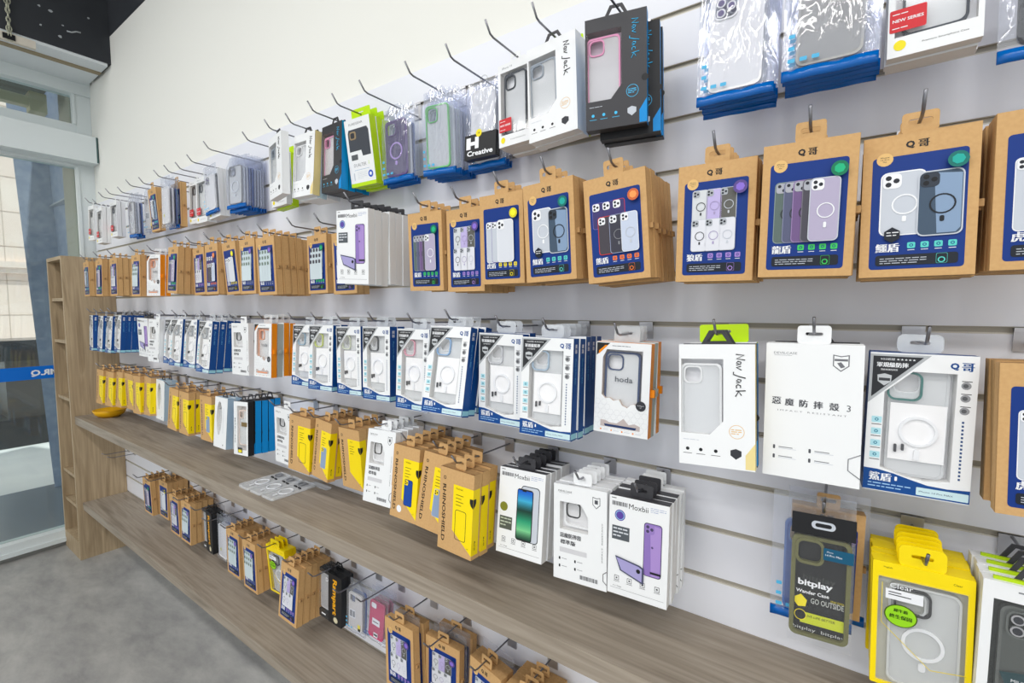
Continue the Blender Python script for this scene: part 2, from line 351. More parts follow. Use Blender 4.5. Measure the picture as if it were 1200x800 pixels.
def q_window(rimc, ringc=True):
    w, h, t = .113, .197, .024; R = pack('window_phone_case_box')
    win = [(.16, .28), (.42, .125), (.82, .125), (.82, .865), (.6, .885), (.4, .87), (.16, .825)]
    g, a, f = window_carton(R, w, h, t, win, WHITE, QBLUE, GREYW, flat((238, 238, 240)))
    a.poly([(0, .995), (1, .995), (1, .905), (.8, .915), (.62, .91), (.45, .885), (.3, .86), (.14, .842), (0, .84)], QBLUE, 1)
    a.poly([(0, .01), (.58, .01), (0, .365)], flat((176, 180, 184)), 1); a.poly([(.03, .025), (.51, .025), (.03, .32)], flat((44, 46, 50)), 2)
    a.text('SGS認證 ★★★★★', .27, .045, .003, W_, 3, width=.038); a.text('軍規級防摔', .22, .085, .0068, W_, 3, width=.034, bold=.03); a.text('頂級保護防摔殼', .19, .12, .0025, W_, 3)
    a.poly([(.08, .16), (.15, .148), (.22, .16), (.215, .205), (.15, .235), (.085, .205)], flat((190, 194, 198)), 3); a.rect(.095, .18, .205, .2, flat((60, 62, 66)), 4)
    a.text('Q', .79, .075, .0098, QBLUE, 1, bold=.05); a.text('哥', .905, .075, .0112, QBLUE, 1, bold=.03)
    for i in range(4):
        v = .46 + i * .085; a.rr(.05, v, .15, v + .045, .001, PALEB, 1); a.ring(.1, v + .022, .0012, .0022, flat((20, 120, 150)), 2, 10); a.rect(.05, v + .055, .15, v + .06, DG, 1)
    for i in range(3):
        v = .2 + i * .085; a.circ(.9, v, .005, flat((150, 152, 156)), 1, 14); a.circ(.895, v, .0028, flat((90, 92, 96)), 2, 8); a.rect(.86, v - .032, .95, v - .027, DG, 1)
    for i in range(16): a.rect(.885, .44 + i * .026, .905, .44 + i * .026 + .014, flat((50, 80, 130)), 1)
    a.text('鯊盾', .17, .895, .0118, W_, 2, bold=.04); a.rr(.31, .88, .335, .91, .001, W_, 2); a.lines(.05, .94, .48, 2, .022, flat((150, 190, 230)), 2, .008)
    a.rr(.52, .93, .99, .985, .001, flat((200, 226, 232)), 2); a.text('iPhone 14 Pro MAX', .7, .957, .0022, flat((60, 80, 110)), 3, width=.035)
    side_text(g, w, h, t, '鯊盾', .1, .009, W_); side_text(g, w, h, t, 'iPhone 14 Pro MAX', .32, .005, flat((90, 160, 210)), .05)
    g.box(w / 2, w / 2 + .0003, .001, t - .001, -h * .985, -h * .93, flat((150, 205, 220)))
    g.obj('carton', R); f.obj('window_film', R)
    c = G(); case_geo(c, -.033, -.022, .064, .15, .008, CASEM, CASEM, t=.008)
    x0, z1 = -.033, -.022; ww = .064; cc = ww * .46
    ci = rrpts(-.035, -.066, .003, -.026, .01, 5); ci2 = rrpts(-.0325, -.0635, .0005, -.0285, .008, 5)
    c.frame(ci, ci2, .004, .008, flat(rimc))
    c.obj('phone_case', R)
    c = G(); c.box(-.03, .03, .007, .0075, -.15, -.07, flat((244, 244, 246))); card = c.obj('magnet_ring_card', R); c = G()
    K = 28; cx, cz, rr = .001, -.108, .021
    O = [(cx + rr * math.cos(2 * PI * q / K), cz + rr * math.sin(2 * PI * q / K)) for q in range(K)]; I = [(cx + rr * .84 * math.cos(2 * PI * q / K), cz + rr * .84 * math.sin(2 * PI * q / K)) for q in range(K)]
    c.frame(O, I, .004, .007, flat((236, 238, 242))); c.prism(rrpts(-.002, -.148, .004, -.133, .002), .004, .007, flat((236, 238, 242)))
    c.prism(rrpts(-.024, -.139, -.021, -.128, .001), .003, .006, DG); c.prism(rrpts(-.016, -.136, -.013, -.127, .001), .003, .006, DG)
    c.obj('magnet_ring', card)
    hang_tab('hang_tab', R, .05, .026, film('tab_film', clear=.6, rough=.1), t - .002, r=.008)
    return R, w, h
def rhino(kind):
    w, h, t = .098, .184, .026; R = pack('yellow_label_phone_case_box'); g = G()
    g.box(-w / 2, w / 2, 0, t, -h, 0, KRAFT, KRAFT, KRAFT2); g.box(-w / 2 + .001, w / 2 - .001, .003, .0042, -.0002, .0006, flat((120, 84, 50)))
    a = Art(g, w, h)
    a.poly([(.42, .8), (.97, .97), (1.0, .97), (1.0, .2), (.42, .15)] if 0 else [(.42, .17), (1.0, .17), (1.0, .95), (.97, .94), (.42, .72)], YEL, 1)
    e = .0003; x = w / 2 + e
    g.add([(x, -e, -h * .17), (x, t * .82, -h * .17), (x, t * .82, -h * .95), (x, -e, -h * .95)], [(0, 1, 2, 3)], YEL)
    side_text(g, w, h, t * .8, 'Mod NX', .84, .004, BLK, .02)
    a.text('RHINOSHIELD', .15, .55, .0098, flat((34, 24, 16)), 1, rot=-90, width=.128, bold=.02)
    a.ring(.15, .12, .0024, .004, flat((46, 34, 24)), 1, 12)
    a.text({'line': 'Mod NX', 'blue': 'SolidSuit', 'grey': 'Clear', 'none': 'AirX'}[kind], .6, .21, .0038, flat((70, 60, 10)), 2)
    for i in range(4): a.rect(.5, .28 + i * .04, .72 - (i % 2) * .06, .288 + i * .04, flat((110, 96, 10)), 2)
    u0, v0 = (.5, .46); ww, hh = .031, .066
    xx, zz = a.P(u0, v0)
    if kind == 'line':
        pO = rrpts(xx, zz - hh, xx + ww, zz, .005); pI = rrpts(xx + .001, zz - hh + .001, xx + ww - .001, zz - .001, .0045)
        g.frame(pO, pI, -.0006, -.0004, BLK)
    elif kind in ('blue', 'grey'):
        a.phone(u0, v0 - .02, ww, hh, flat((18, 70, 160) if kind == 'blue' else (140, 160, 190)), BLK if kind == 'blue' else SILV, 2, YEL, None)
    # shield badge folded over the edge
    bz = -h * .33; S = [(-.009, .009), (.0, .0095), (.0, -.011), (-.006, -.006), (-.009, 0)]
    g.add([(w / 2 + px, -.0007, bz + pz) for px, pz in S], [(0, 1, 2, 3, 4)], BLK)
    g.add([(w / 2 + .0006, -px - .0, bz + pz) for px, pz in S], [(0, 1, 2, 3, 4)], BLK)
    if kind == 'blue': a.circ(.35, .87, .009, W_, 1)
    a.text('2020', .88, .88, .002, flat((90, 80, 10)), 2)
    g.obj('carton', R)
    hang_tab('hang_tab', R, .03, .026, KRAFT, 0.012, hole=(.016, .005))
    return R, w, h
def icons4(a, v, m, L=1, sz=.0045, us=(.16, .38, .6, .84)):
    for i, u in enumerate(us):
        x, z = a.P(u, v); O = [(x - sz, z - sz), (x + sz, z - sz), (x + sz, z + sz), (x - sz, z + sz)]
        q = sz * .84; I = [(x - q, z - q), (x + q, z - q), (x + q, z + q), (x - q, z + q)]
        a.g.frame(O, I, -.0004, -.0002, m); a.circ(u, v, sz * .4, m, L + 1, 5 + i); a.rect(u - .05, v + .035, u + .05, v + .039, m, L)
def mox(kind):
    w, h, t = .115, .186, .0205; R = pack('white_printed_phone_case_box'); g = G()
    g.box(-w / 2, w / 2, 0, t, -h, 0, WHITE, GREYW, DGREY)
    a = Art(g, w, h); a.text('Moxbii', .5, .08, .0098, BLK, 1, width=.037)
    a.lines(.7, .05, .95, 3, .018, flat((120, 140, 190)), 1, .004); barcode(a, .04, .05, .32, .1, 1); a.rect(.04, .02, .12, .027, BLK)
    if kind == 'purple':
        a.circ(.19, .19, .0105, flat((92, 70, 160)), 1); a.ring(.19, .19, .0075, .0088, flat((150, 200, 230)), 2)
        a.rect(.06, .3, .36, .44, flat((84, 90, 96)), 1); a.lines(.08, .32, .34, 3, .036, flat((210, 214, 220)), 2, .014, 5)
        a.phone(.6, .2, .034, .098, flat((142, 116, 186)), flat((60, 56, 80)), 1, flat((150, 124, 192)), flat((74, 66, 100)), half=flat((168, 140, 204)), cam=.54)
        a.text('●', .745, .43, .004, flat((96, 80, 130)), 8)
        a.rr(.72, .67, .9, .69, .001, BLK, 9)
        a.poly([(.13, .6), (.55, .64), (.62, .66), (.62, .82), (.22, .74)], flat((70, 74, 100)), 10); a.poly([(.15, .615), (.53, .652), (.59, .67), (.59, .8), (.24, .73)], flat((164, 158, 206)), 11); a.circ(.53, .7, .004, BLK, 12)
    else:
        a.circ(.13, .46, .010, flat((128, 130, 40)), 1); a.rect(.05, .57, .33, .72, flat((84, 90, 80)), 1); a.lines(.07, .59, .31, 3, .038, flat((190, 200, 180)), 2, .014, 5)
        a.phone(.5, .17, .046, .118, SILV, flat((50, 60, 66)), 1)
        x, z = a.P(.42, .21); hh = .11; ww = .04
        a.raw(rrpts(x, z - hh, x + ww, z, .006), BLK, 5)
        n = 40; cs = [(20, 90, 200), (60, 170, 210), (20, 60, 50), (40, 150, 110), (120, 200, 140), (20, 50, 40)]
        for i in range(n):
            q_ = i / n * 4.999; c1 = cs[int(q_)]; c2 = cs[int(q_) + 1]; c0 = tuple(int(a_ + (b_ - a_) * (q_ % 1)) for a_, b_ in zip(c1, c2)); z0 = z - .003 - (hh - .006) * i / n; z2 = z - .003 - (hh - .006) * (i + 1) / n
            a.raw([(x + .002, z2), (x + ww - .002, z2), (x + ww - .002, z0), (x + .002, z0)], flat(c0), 6)
        a.rr(.53, .225, .62, .237, .001, BLK, 8)
    icons4(a, .83, flat((60, 60, 64))); a.text('4 in 1 Design', .17, .915, .003, BLK, 1); a.rect(.05, .935, .95, .938, MG, 1)
    g.obj('carton', R)
    hang_tab('hang_tab', R, .044, .024, DGREY, t - .004, t=.0015)
    return R, w, h
def devil3():
    w, h, t = .12, .199, .02; R = pack('white_plain_phone_case_box'); g = G()
    g.box(-w / 2, w / 2, 0, t, -h, 0, WHITE, WHITE, WHITE); a = Art(g, w, h)
    a.text('DEVILCASE', .21, .072, .0034, MG, 1, width=.03); a.rect(.09, .088, .28, .09, MG, 1)
    sh = [(.7, .07), (.78, .08), (.86, .07), (.86, .15), (.78, .19), (.7, .15)]; a.poly(sh, flat((110, 112, 118)), 1); a.poly([(u * .86 + .109, v * .86 + .018) for u, v in sh], WHITE, 2)
    a.rect(.715, .1, .845, .115, flat((110, 112, 118)), 3); a.poly([(.74, .13), (.78, .122), (.82, .155), (.78, .165)], flat((110, 112, 118)), 3)
    a.text('惡', .13, .43, .0108, flat((78, 80, 86)), 1, bold=.03); a.text('魔', .27, .435, .0108, flat((78, 80, 86)), 1, bold=.03); a.text('防', .42, .437, .0108, flat((78, 80, 86)), 1, bold=.03)
    a.text('摔', .57, .44, .0108, flat((78, 80, 86)), 1, bold=.03); a.text('殼', .73, .442, .0108, flat((78, 80, 86)), 1, bold=.03); a.text('3', .87, .445, .009, flat((90, 92, 98)), 1)
    a.text('I M P A C T   R E S I S T A N T', .5, .5, .0022, MG, 1, width=.085)
    for u, v in ((.12, .78), (.12, .85), (.5, .78), (.5, .85)):
        a.rr(u - .012, v - .015, u + .012, v + .015, .001, flat((80, 82, 88)), 1); a.rect(u + .05, v - .006, u + .2, v, MG, 1); a.rect(u + .05, v + .006, u + .24, v + .009, SILV, 1)
    g.tube([(w / 2, -.0004, -h * .76), (w / 2 - .014, -.0004, -h * .8), (w / 2 - .014, -.0004, -h * .88), (w / 2 - .0, -.0004, -h * .93)], .0006, MG, 6)
    g.obj('carton', R)
    hang_tab('hang_tab', R, .042, .026, WHITE, t / 2, t=.001)
    return R, w, h
def devilstd():
    w, h, t = .114, .19, .0185; R = pack('white_cutout_phone_case_box')
    win = [(.12, .18), (.52, .18), (.66, .3), (.66, .47), (.12, .47)]
    g, a, f = window_carton(R, w, h, t, win, WHITE, WHITE, GREYW, flat((232, 232, 234)))
    a.text('DEVILCASE', .22, .07, .0036, BLK, 1, width=.03); a.rect(.1, .088, .3, .09, MG, 1)
    sh = [(.74, .07), (.81, .08), (.88, .07), (.88, .15), (.81, .19), (.74, .15)]; a.poly(sh, flat((110, 112, 118)), 1); a.poly([(u * .84 + .13, v * .84 + .02) for u, v in sh], WHITE, 2); a.rect(.78, .1, .84, .14, flat((80, 82, 88)), 3)
    a.text('惡魔防摔殼', .33, .53, .0095, DG, 1, width=.046, bold=.02); a.text('標準版', .28, .6, .009, DG, 1, width=.033, bold=.02)
    a.rr(.12, .66, .64, .71, .001, flat((206, 206, 210)), 1)
    a.text('IMPACT  RESISTANT', .92, .52, .0024, DG, 1, rot=90, width=.075)
    for u, v in ((.12, .78), (.42, .78), (.12, .86), (.42, .86)): a.rr(u - .015, v - .015, u + .015, v + .015, .001, BLK, 1); a.rect(u + .04, v - .005, u + .14, v, MG, 1)
    barcode(a, .5, .9, .85, .95, 1)
    g.tube([(w / 2, -.0004, -h * .8), (w / 2 - .007, -.0004, -h * .83), (w / 2 - .007, -.0004, -h * .9), (w / 2, -.0004, -h * .93)], .0006, DG, 6)
    g.obj('carton', R); f.obj('window_film', R)
    c = G(); case_geo(c, -.036, -.0, .064, .083, .006, None, WHITE, t=.004, cam=False)
    x0 = -.03; ci = rrpts(x0, -.064, x0 + .03, -.034, .008, 5); c.frame(ci, rrpts(x0 + .002, -.062, x0 + .028, -.036, .0065, 5), .003, .006, BLK); c.obj('phone_case', R)
    hang_tab('hang_tab', R, .04, .024, WHITE, t - .004, t=.001, hole=(.014, .006))
    return R, w, h
def script_word(a, u, v, k, m):
    x0, z0 = a.P(u, v)
    ST = [[(0, 0), (.05, .9), (.35, .05), (.45, 1)], [(.78, .5), (.62, .56), (.55, .22), (.68, .04), (.8, .45), (.86, .05)], [(.95, .55), (1.05, .05), (1.25, .6)],
          [(1.9, 1.05), (1.78, .35), (1.62, -.3), (1.42, -.25)], [(2.2, .5), (2.05, .56), (2.0, .22), (2.12, .04), (2.25, .45), (2.3, .05)], [(2.68, .5), (2.5, .5), (2.43, .2), (2.55, .03), (2.72, .08)],
          [(2.9, 1.05), (2.96, 0)], [(3.3, .6), (2.98, .3), (3.4, -.05)]]
    for P in ST: a.g.tube([(x0 + (y - .5) * .0125, a.y - EPS * 2, z0 - x * k) for x, y in P], .0008, m, 5)
def nav(front, side, txt, casec, win_floor=(240, 240, 244), nm='script_phone_case_box', blk=True):
    w, h, t = .108, .19, .022; R = pack(nm)
    win = [(.03, .12), (.6, .12), (.6, .62), (.42, .74), (.03, .74)]
    g, a, f = window_carton(R, w, h, t, win, front, side, flat((120, 112, 112)) if blk else GREYW, flat(win_floor), top=front)
    script_word(a, .82, .08, .0188, txt)
    a.ring(.77, .7, .0098, .0106, txt if blk else GOLDC, 1, 20); a.lines(.7, .68, .84, 3, .016, txt if blk else GOLDC, 1, .007)
    a.lines(.06, .79, .45, 1, .02, SILV, 1, .005)
    for u in (.12, .3, .5): a.circ(u, .87, .0028, txt, 1, 8); a.rect(u - .06, .905, u + .06, .909, txt, 1)
    a.poly([(.69, .85), (.76, .835), (.83, .85), (.83, .89), (.76, .92), (.69, .89)], SILV if front is not WHITE else DG, 1)
    a.poly([(.88, .99), (1, .99), (1, .78), (.88, .88)], side, 1)
    if blk: a.circ(.97, .6, .006, BLK, 1)
    g.obj('carton', R); f.obj('window_film', R)
    c = G(); case_geo(c, -.052, -.03, .06, .125, .006, CASEM, flat(casec), t=.008); c.obj('phone_case', R)
    loop_tab('carrier_loop', R, .046, .022, DGREY, t / 2)
    return R, w, h
def hoda(rim, side):
    w, h, t = .105, .176, .019; R = pack('honeycomb_phone_case_box')
    win = [(.13, .58), (.13, .17), (.2, .08), (.86, .08), (.86, .66), (.8, .68), (.74, .65), (.68, .66), (.62, .7), (.52, .68), (.46, .62), (.36, .64), (.28, .61), (.2, .62)]
    g, a, f = window_carton(R, w, h, t, win, WHITE, side, flat((205, 186, 176)), flat((240, 240, 242)))
    a.poly([(.01, .01), (.26, .01), (.01, .15)], BLK, 1); a.poly([(.05, .1), (.17, .035), (.22, .035), (.05, .135)], ORG, 2)
    a.lines(.3, .035, .9, 1, .02, MG, 1, .007)
    HX = flat((206, 208, 212))
    for j in range(6):
        for i in range(8):
            u = .06 + i * .125 + (j % 2) * .0625; v = .66 + j * .052
            if u > .97 or (v < .72 and not (u < .3 or .82 < u)): continue
            a.ring(u, v, .0058, .0062, HX, 1, 6)
    a.poly([(.13, .93), (.86, .93), (.86, .88), (.76, .86), (.66, .88), (.56, .82), (.44, .88), (.3, .88), (.22, .86), (.13, .86)], flat((190, 178, 176)), 2)
    a.poly([(.2, .9), (.8, .9), (.78, .925), (.22, .925)], flat(rim), 3)
    for i in range(4): a.circ(.14 + i * .2, .965, .0016, ORG, 1, 8); a.rect(.18 + i * .2, .962, .28 + i * .2, .967, SILV, 1)
    a.circ(.86, .66, .0095, DG, 3); a.text('For iPhone 14', .86, .655, .002, W_, 4, width=.012); a.text('6.1', .86, .675, .002, W_, 4)
    a.text('hoda', .52, .4, .0105, flat((60, 64, 74)), -20, width=.034, bold=.01)
    g.obj('carton', R); f.obj('window_film', R)
    c = G(); case_geo(c, -.036, -.018, .068, .14, .006, CASEM, flat(rim), t=.008, rimw=.0035); c.obj('phone_case', R)
    g2 = G(); g2.box(w / 2, w / 2 + .007, t * .3, t * .3 + .007, -h * .56, -h * .48, side); g2.obj('latch', R)
    hang_tab('hang_tab', R, .05, .03, film('tab_film', clear=.6, rough=.1), t - .002, r=.004)
    return R, w, h
def redwin():
    w, h, t = .095, .178, .017; R = pack('white_framed_phone_case_box')
    win = [(.08, .1), (.94, .1), (.94, .86), (.08, .86)]
    g, a, f = window_carton(R, w, h, t, win, WHITE, WHITE, GREYW, flat((240, 241, 246)), top=flat((220, 214, 206)))
    a.text('iPhone 14', .3, .05, .0045, MG, 1, width=.03); a.text('Premium Smartphone Case', .62, .93, .0026, DG, 1, width=.045)
    RD = flat((206, 44, 52)); a.rr(.02, .66, .42, .82, .002, RD, 2); a.text('NEW SERIES', .22, .74, .004, W_, 3, width=.032, bold=.02); a.lines(.05, .69, .38, 1, .02, W_, 3, .006); a.lines(.05, .79, .38, 1, .02, W_, 3, .006)
    a.circ(.14, .92, .0066, YLW, 2)
    g.obj('carton', R); f.obj('window_film', R)
    c = G(); case_geo(c, -.032, -.022, .066, .13, .004, CASEM, flat((56, 62, 72)), t=.007); c.obj('phone_case', R)
    hang_tab('hang_tab', R, .03, .022, WHITE, t / 2)
    return R, w, h
def dual():
    w, h, t = .1, .178, .022; R = pack('lime_edged_phone_case_box'); LIME = flat((190, 226, 20)); g = G()
    g.box(-w / 2, w / 2, 0, t, -h, 0, WHITE, LIME, LIME); a = Art(g, w, h)
    a.text('PUREGEAR', .45, .075, .006, MG, 1, width=.055)
    a.poly([(.1, .2), (.14, .15), (.86, .15), (.92, .2), (.92, .56), (.6, .56), (.56, .47), (.1, .47)], flat((66, 70, 78)), 1); a.rr(.16, .18, .42, .3, .006, flat((150, 130, 100)), 2); a.rr(.2, .2, .36, .28, .004, DG, 3)
    a.rr(.14, .52, .4, .6, .001, flat((90, 94, 98)), 2); a.text('DUALTEK', .45, .68, .0085, MG, 1, width=.05); a.text('2', .8, .67, .008, LIME, 1)
    a.rect(.2, .75, .8, .754, flat((90, 150, 200)), 1); a.lines(.3, .79, .68, 5, .022, SILV, 1, .005); a.rect(.15, .79, .19, .9, SILV, 1); a.circ(.82, .84, .0095, flat((30, 80, 190)), 1); a.circ(.82, .84, .005, W_, 2, 6)
    a.rect(0, .945, 1, 1, LIME, 1)
    g.obj('carton', R); hang_tab('hang_tab', R, .075, .03, LIME, t - .003)
    return R, w, h
def lblue():
    w, h, t = .098, .19, .025; R = pack('pale_blue_sided_phone_case_box')
    n = 16; win = [(.38 + .2 * math.cos(2 * PI * k / n) * (1 if math.sin(2 * PI * k / n) < 0 else 1.1), .42 - .34 * math.sin(2 * PI * k / n)) for k in range(n)]
    g, a, f = window_carton(R, w, h, t, win, WHITE, flat((172, 196, 214)), GREYW, flat((150, 156, 164)))
    a.circ(.75, .93, .003, BLK, 1, 6); a.rect(.7, .2, .72, .7, SILV, 1)
    g.obj('carton', R); f.obj('window_film', R)
    c = G(); case_geo(c, -.04, -.02, .05, .125, .008, CASEM, MG, t=.006); c.obj('phone_case', R)
    loop_tab('carrier_loop', R, .04, .02, DGREY, t / 2); return R, w, h
def dvl():
    w, h, t = .1, .19, .022; R = pack('black_sided_phone_case_box')
    win = [(.24, .08), (.9, .08), (.9, .9), (.24, .9)]
    g, a, f = window_carton(R, w, h, t, win, WHITE, BLK, GREYW, flat((214, 208, 206)))
    a.text('MARCASE', .1, .55, .008, MG, 1, rot=-90, width=.09, bold=.01); a.rr(.55, .38, .95, .46, .001, flat((120, 100, 60)), 2); a.rect(.3, .86, .62, .96, DG, 2); a.rr(.34, .9, .58, .95, .001, YLW, 3)
    g.obj('carton', R); f.obj('window_film', R)
    c = G(); case_geo(c, -.024, -.03, .058, .125, .006, CASEM, flat((226, 206, 196)), t=.007); c.obj('phone_case', R)
    loop_tab('carrier_loop', R, .04, .02, DGREY, t / 2); return R, w, h
def clear_pack(w, h, t, m=CLEAR):
    g = G(); g.box(-w / 2, w / 2, 0, t, -h, 0, m); return g
def bitplay():
    w, h, t = .085, .2, .02; R = pack('olive_phone_case_pack')
    g = clear_pack(w, h, t, CLEAR); g.obj('clear_sleeve', R)
    OL = flat((104, 104, 66)); hb = h * .16
    g = G(); g.box(-w / 2, w / 2, -.0012, -.0004, -hb, 0, BLK); g.frame(rrpts(-.016, -.021, .016, -.009, .006), rrpts(-.011, -.018, .011, -.012, .003), -.0016, -.0012, SILV); a = Art(g, w, h, .002); 
    g.box(-w / 2 + .004, w / 2 - .004, .01, .012, -h * .95, -hb, BLK); a.y = .0095
    TX = W_; a.text('bitplay', .42, .56, .0125, W_, 1, width=.047, bold=.03); a.text('bitplay', .48, .515, .011, flat((70, 72, 70)), 1, width=.044); a.text('Wander Case', .38, .625, .0055, W_, 1, width=.045, bold=.02); a.text('STAY COOL', .78, .655, .003, YLW, 1, width=.018)
    a.text('GO OUTSIDE', .62, .685, .0085, flat((190, 194, 190)), 1, width=.044, bold=.01); a.poly([(.1, .68), (.2, .65), (.3, .69), (.28, .74), (.16, .75), (.1, .72)], YLW, 2)
    a.text('LIVE LIFE BETTER', .55, .74, .0045, DG, 1, width=.05); a.rect(.2, .785, .9, .87, flat((196, 206, 40)), 1); a.text('LIVE LIFE BETTER', .52, .81, .0035, BLK, 2, width=.04); a.circ(.2, .81, .008, BLK, 3); a.ring(.2, .81, .0075, .0085, YLW, 4); a.text('bitplay  bitplay', .5, .915, .0065, flat((200, 202, 200)), 1, width=.07)
    a.text('Explore Life Better', .93, .7, .0032, W_, 3, rot=-90, width=.045)
    g.obj('insert_card', R)
    c = G(); x0, z1, ww, hh = -.041, -hb - .004, .08, h * .78
    o = rrpts(x0, z1 - hh, x0 + ww, z1, .01, 5); i = rrpts(x0 + .006, z1 - hh + .005, x0 + ww - .006, z1 - .005, .007, 5); c.frame(o, i, .004, .011, OL)
    ci = rrpts(x0 + .005, z1 - .043, x0 + .044, z1 - .004, .011, 5); c.frame(ci, rrpts(x0 + .009, z1 - .039, x0 + .04, z1 - .008, .008, 5), .002, .009, OL); c.obj('phone_case', R)
    s = G(); b = Art(s, w, h, 0); b.rect(.52, .24, .98, .33, flat((16, 84, 116)), 1); b.text('iPhone', .62, .265, .0022, W_, 2); b.text('14 Pro Max', .68, .29, .003, W_, 2, width=.022)
    s.obj('size_sticker', R)
    return R, w, h
def yelframe():
    w, h, t = .111, .186, .014; R = pack('yellow_framed_phone_case_pack')
    g = G(); out = rrpts(-w / 2, -h, w / 2, 0, .002); inn = rrpts(-w / 2 + .007, -h + .006, w / 2 - .007, -.022, .002)
    g.frame(out, inn, 0, .002, YEL); g.box(-w / 2, -w / 2 + .001, .002, t, -h, 0, YEL); g.box(w / 2 - .001, w / 2, .002, t, -h, 0, YEL); g.box(-w / 2, w / 2, .002, t, -.001, 0, YEL)
    g.box(-w / 2 + .001, w / 2 - .001, t - .001, t, -h, -.001, flat((206, 208, 200)))
    a = Art(g, w, h, 0); a.text('MagSafe', .16, .04, .003, flat((110, 96, 10)), 1); a.text('Clear', .84, .06, .003, flat((110, 96, 10)), 1)
    g.obj('frame_card', R)
    f = G(); f.box(-w / 2 + .006, w / 2 - .006, -.0008, .0008, -h + .005, -.02, CLEAR); b = Art(f, w, h, -.0008)
    b.text('Clear', .3, .17, .007, W_, 1, width=.026); b.rect(.14, .2, .52, .28, W_, 2); b.rect(.17, .22, .3, .227, DG, 3); b.rect(.17, .24, .4, .247, DG, 3)
    b.circ(.3, .4, .0165, flat((70, 90, 20)), 2, 24, 1.15); b.circ(.3, .4, .0152, flat((150, 214, 30)), 3, 24, 1.15); b.text('犀牛盾', .3, .36, .005, flat((30, 60, 10)), 4, bold=.03); b.text('終生保固', .3, .41, .006, flat((30, 60, 10)), 4, bold=.03)
    LY = flat((236, 214, 60)); f.tube([b_ for b_ in [(-.044, -.0012, -.03), (-.044, -.0012, -.09), (.012, -.0012, -.142), (.05, -.0012, -.135)]], .0005, LY, 5)
    f.obj('clear_window', R)
    c = G(); case_geo(c, -.036, -.03, .08, .15, .005, CASEM, flat((205, 208, 208)), W_, t=.007); c.frame(rrpts(-.03, -.072, .012, -.034, .01, 5), rrpts(-.027, -.069, .009, -.037, .008, 5), .002, .006, BLK); c.obj('phone_case', R)
    g = G(); g.frame(rrpts(-.026, -.002, .026, .03, .008, 4), rrpts(-.012, .013, .012, .018, .002), .002, .0032, YEL); g.obj('hang_tab', R)
    return R, w, h
def bitg():
    w, h, t = .105, .19, .02; R = pack('grey_panel_phone_case_box')
    win = [(.1, .12), (.96, .12), (.96, .94), (.1, .94)]
    g, a, f = window_carton(R, w, h, t, win, WHITE, WHITE, GREYW, flat((70, 74, 72)))
    a.rect(.3, .04, .9, .05, MG, 1); g.obj('carton', R); f.obj('window_film', R)
    c = G(); case_geo(c, -.034, -.03, .076, .14, .006, flat((82, 86, 84)), flat((96, 100, 98)), t=.008, lenses=LENS); b = Art(c, w, h, .004); b.poly([(.2, .62), (.5, .58), (.62, .64), (.6, .74), (.3, .76)], flat((30, 64, 70)), 1); b.text('MILITARY', .42, .66, .004, W_, 2); b.text('GRADE', .42, .69, .004, W_, 2); b.rect(.12, .86, .9, .93, flat((150, 214, 30)), 1); c.obj('phone_case', R)
    g = G(); g.box(-w / 2 + .01, w / 2 - .02, t * .3, t * .5, 0, .004, flat((180, 214, 20))); g.obj('insert_card', R)
    loop_tab('carrier_loop', R, .05, .024, DGREY, t / 2); return R, w, h
def rampart():
    w, h, t = .11, .178, .022; R = pack('black_spined_phone_case_pack')
    g = clear_pack(w * .42, h, t); g.v = [(x - w * .29, y, z) for x, y, z in g.v]; g.obj('clear_sleeve', R)
    g = G(); g.box(-w * .08, w / 2, 0, t, -h, 0, BLK); g.box(-w / 2, -w * .08, .001, t, -h, -h * .86, BLK); g.box(-w / 2, -w * .08, .001, t, -h * .07, 0, BLK)
    a = Art(g, w, h); a.text('Rampart', .68, .45, .026, flat((246, 176, 20)), 1, rot=-90, width=.128, bold=.03); a.circ(.75, .9, .011, flat((216, 208, 176)), 1); a.ring(.75, .9, .0095, .0102, DG, 2); a.rect(.12, .9, .3, .93, W_, 1)
    g.obj('spine_card', R)
    c = G(); case_geo(c, -w / 2 + .002, -h * .1, .042, .13, .006, flat((170, 172, 176)), flat((190, 192, 196)), t=.006, cam=False); a = Art(c, w, h, .005); a.text('D', .3, .2, .014, W_, 1, bold=.03); c.obj('phone_case', R)
    loop_tab('carrier_loop', R, .046, .02, BLK, t / 2); return R, w, h
BAGV = {'lens': ((228, 228, 230), (236, 236, 238)), 'grey': ((150, 150, 150), (170, 170, 170)), 'green': ((216, 226, 222), (110, 196, 120)), 'purple': ((84, 74, 112), (104, 84, 140)),
        'clear': ((206, 210, 220), (216, 220, 228)), 'blue': ((70, 96, 160), (90, 120, 180)), 'white': ((226, 226, 228), (234, 234, 236)), 'black': ((40, 42, 46), (52, 54, 60)),
        'silver': ((206, 208, 214), (126, 128, 136)), 'sticker': ((206, 202, 200), (214, 212, 210)), 'pink': ((196, 62, 108), (204, 74, 120))}
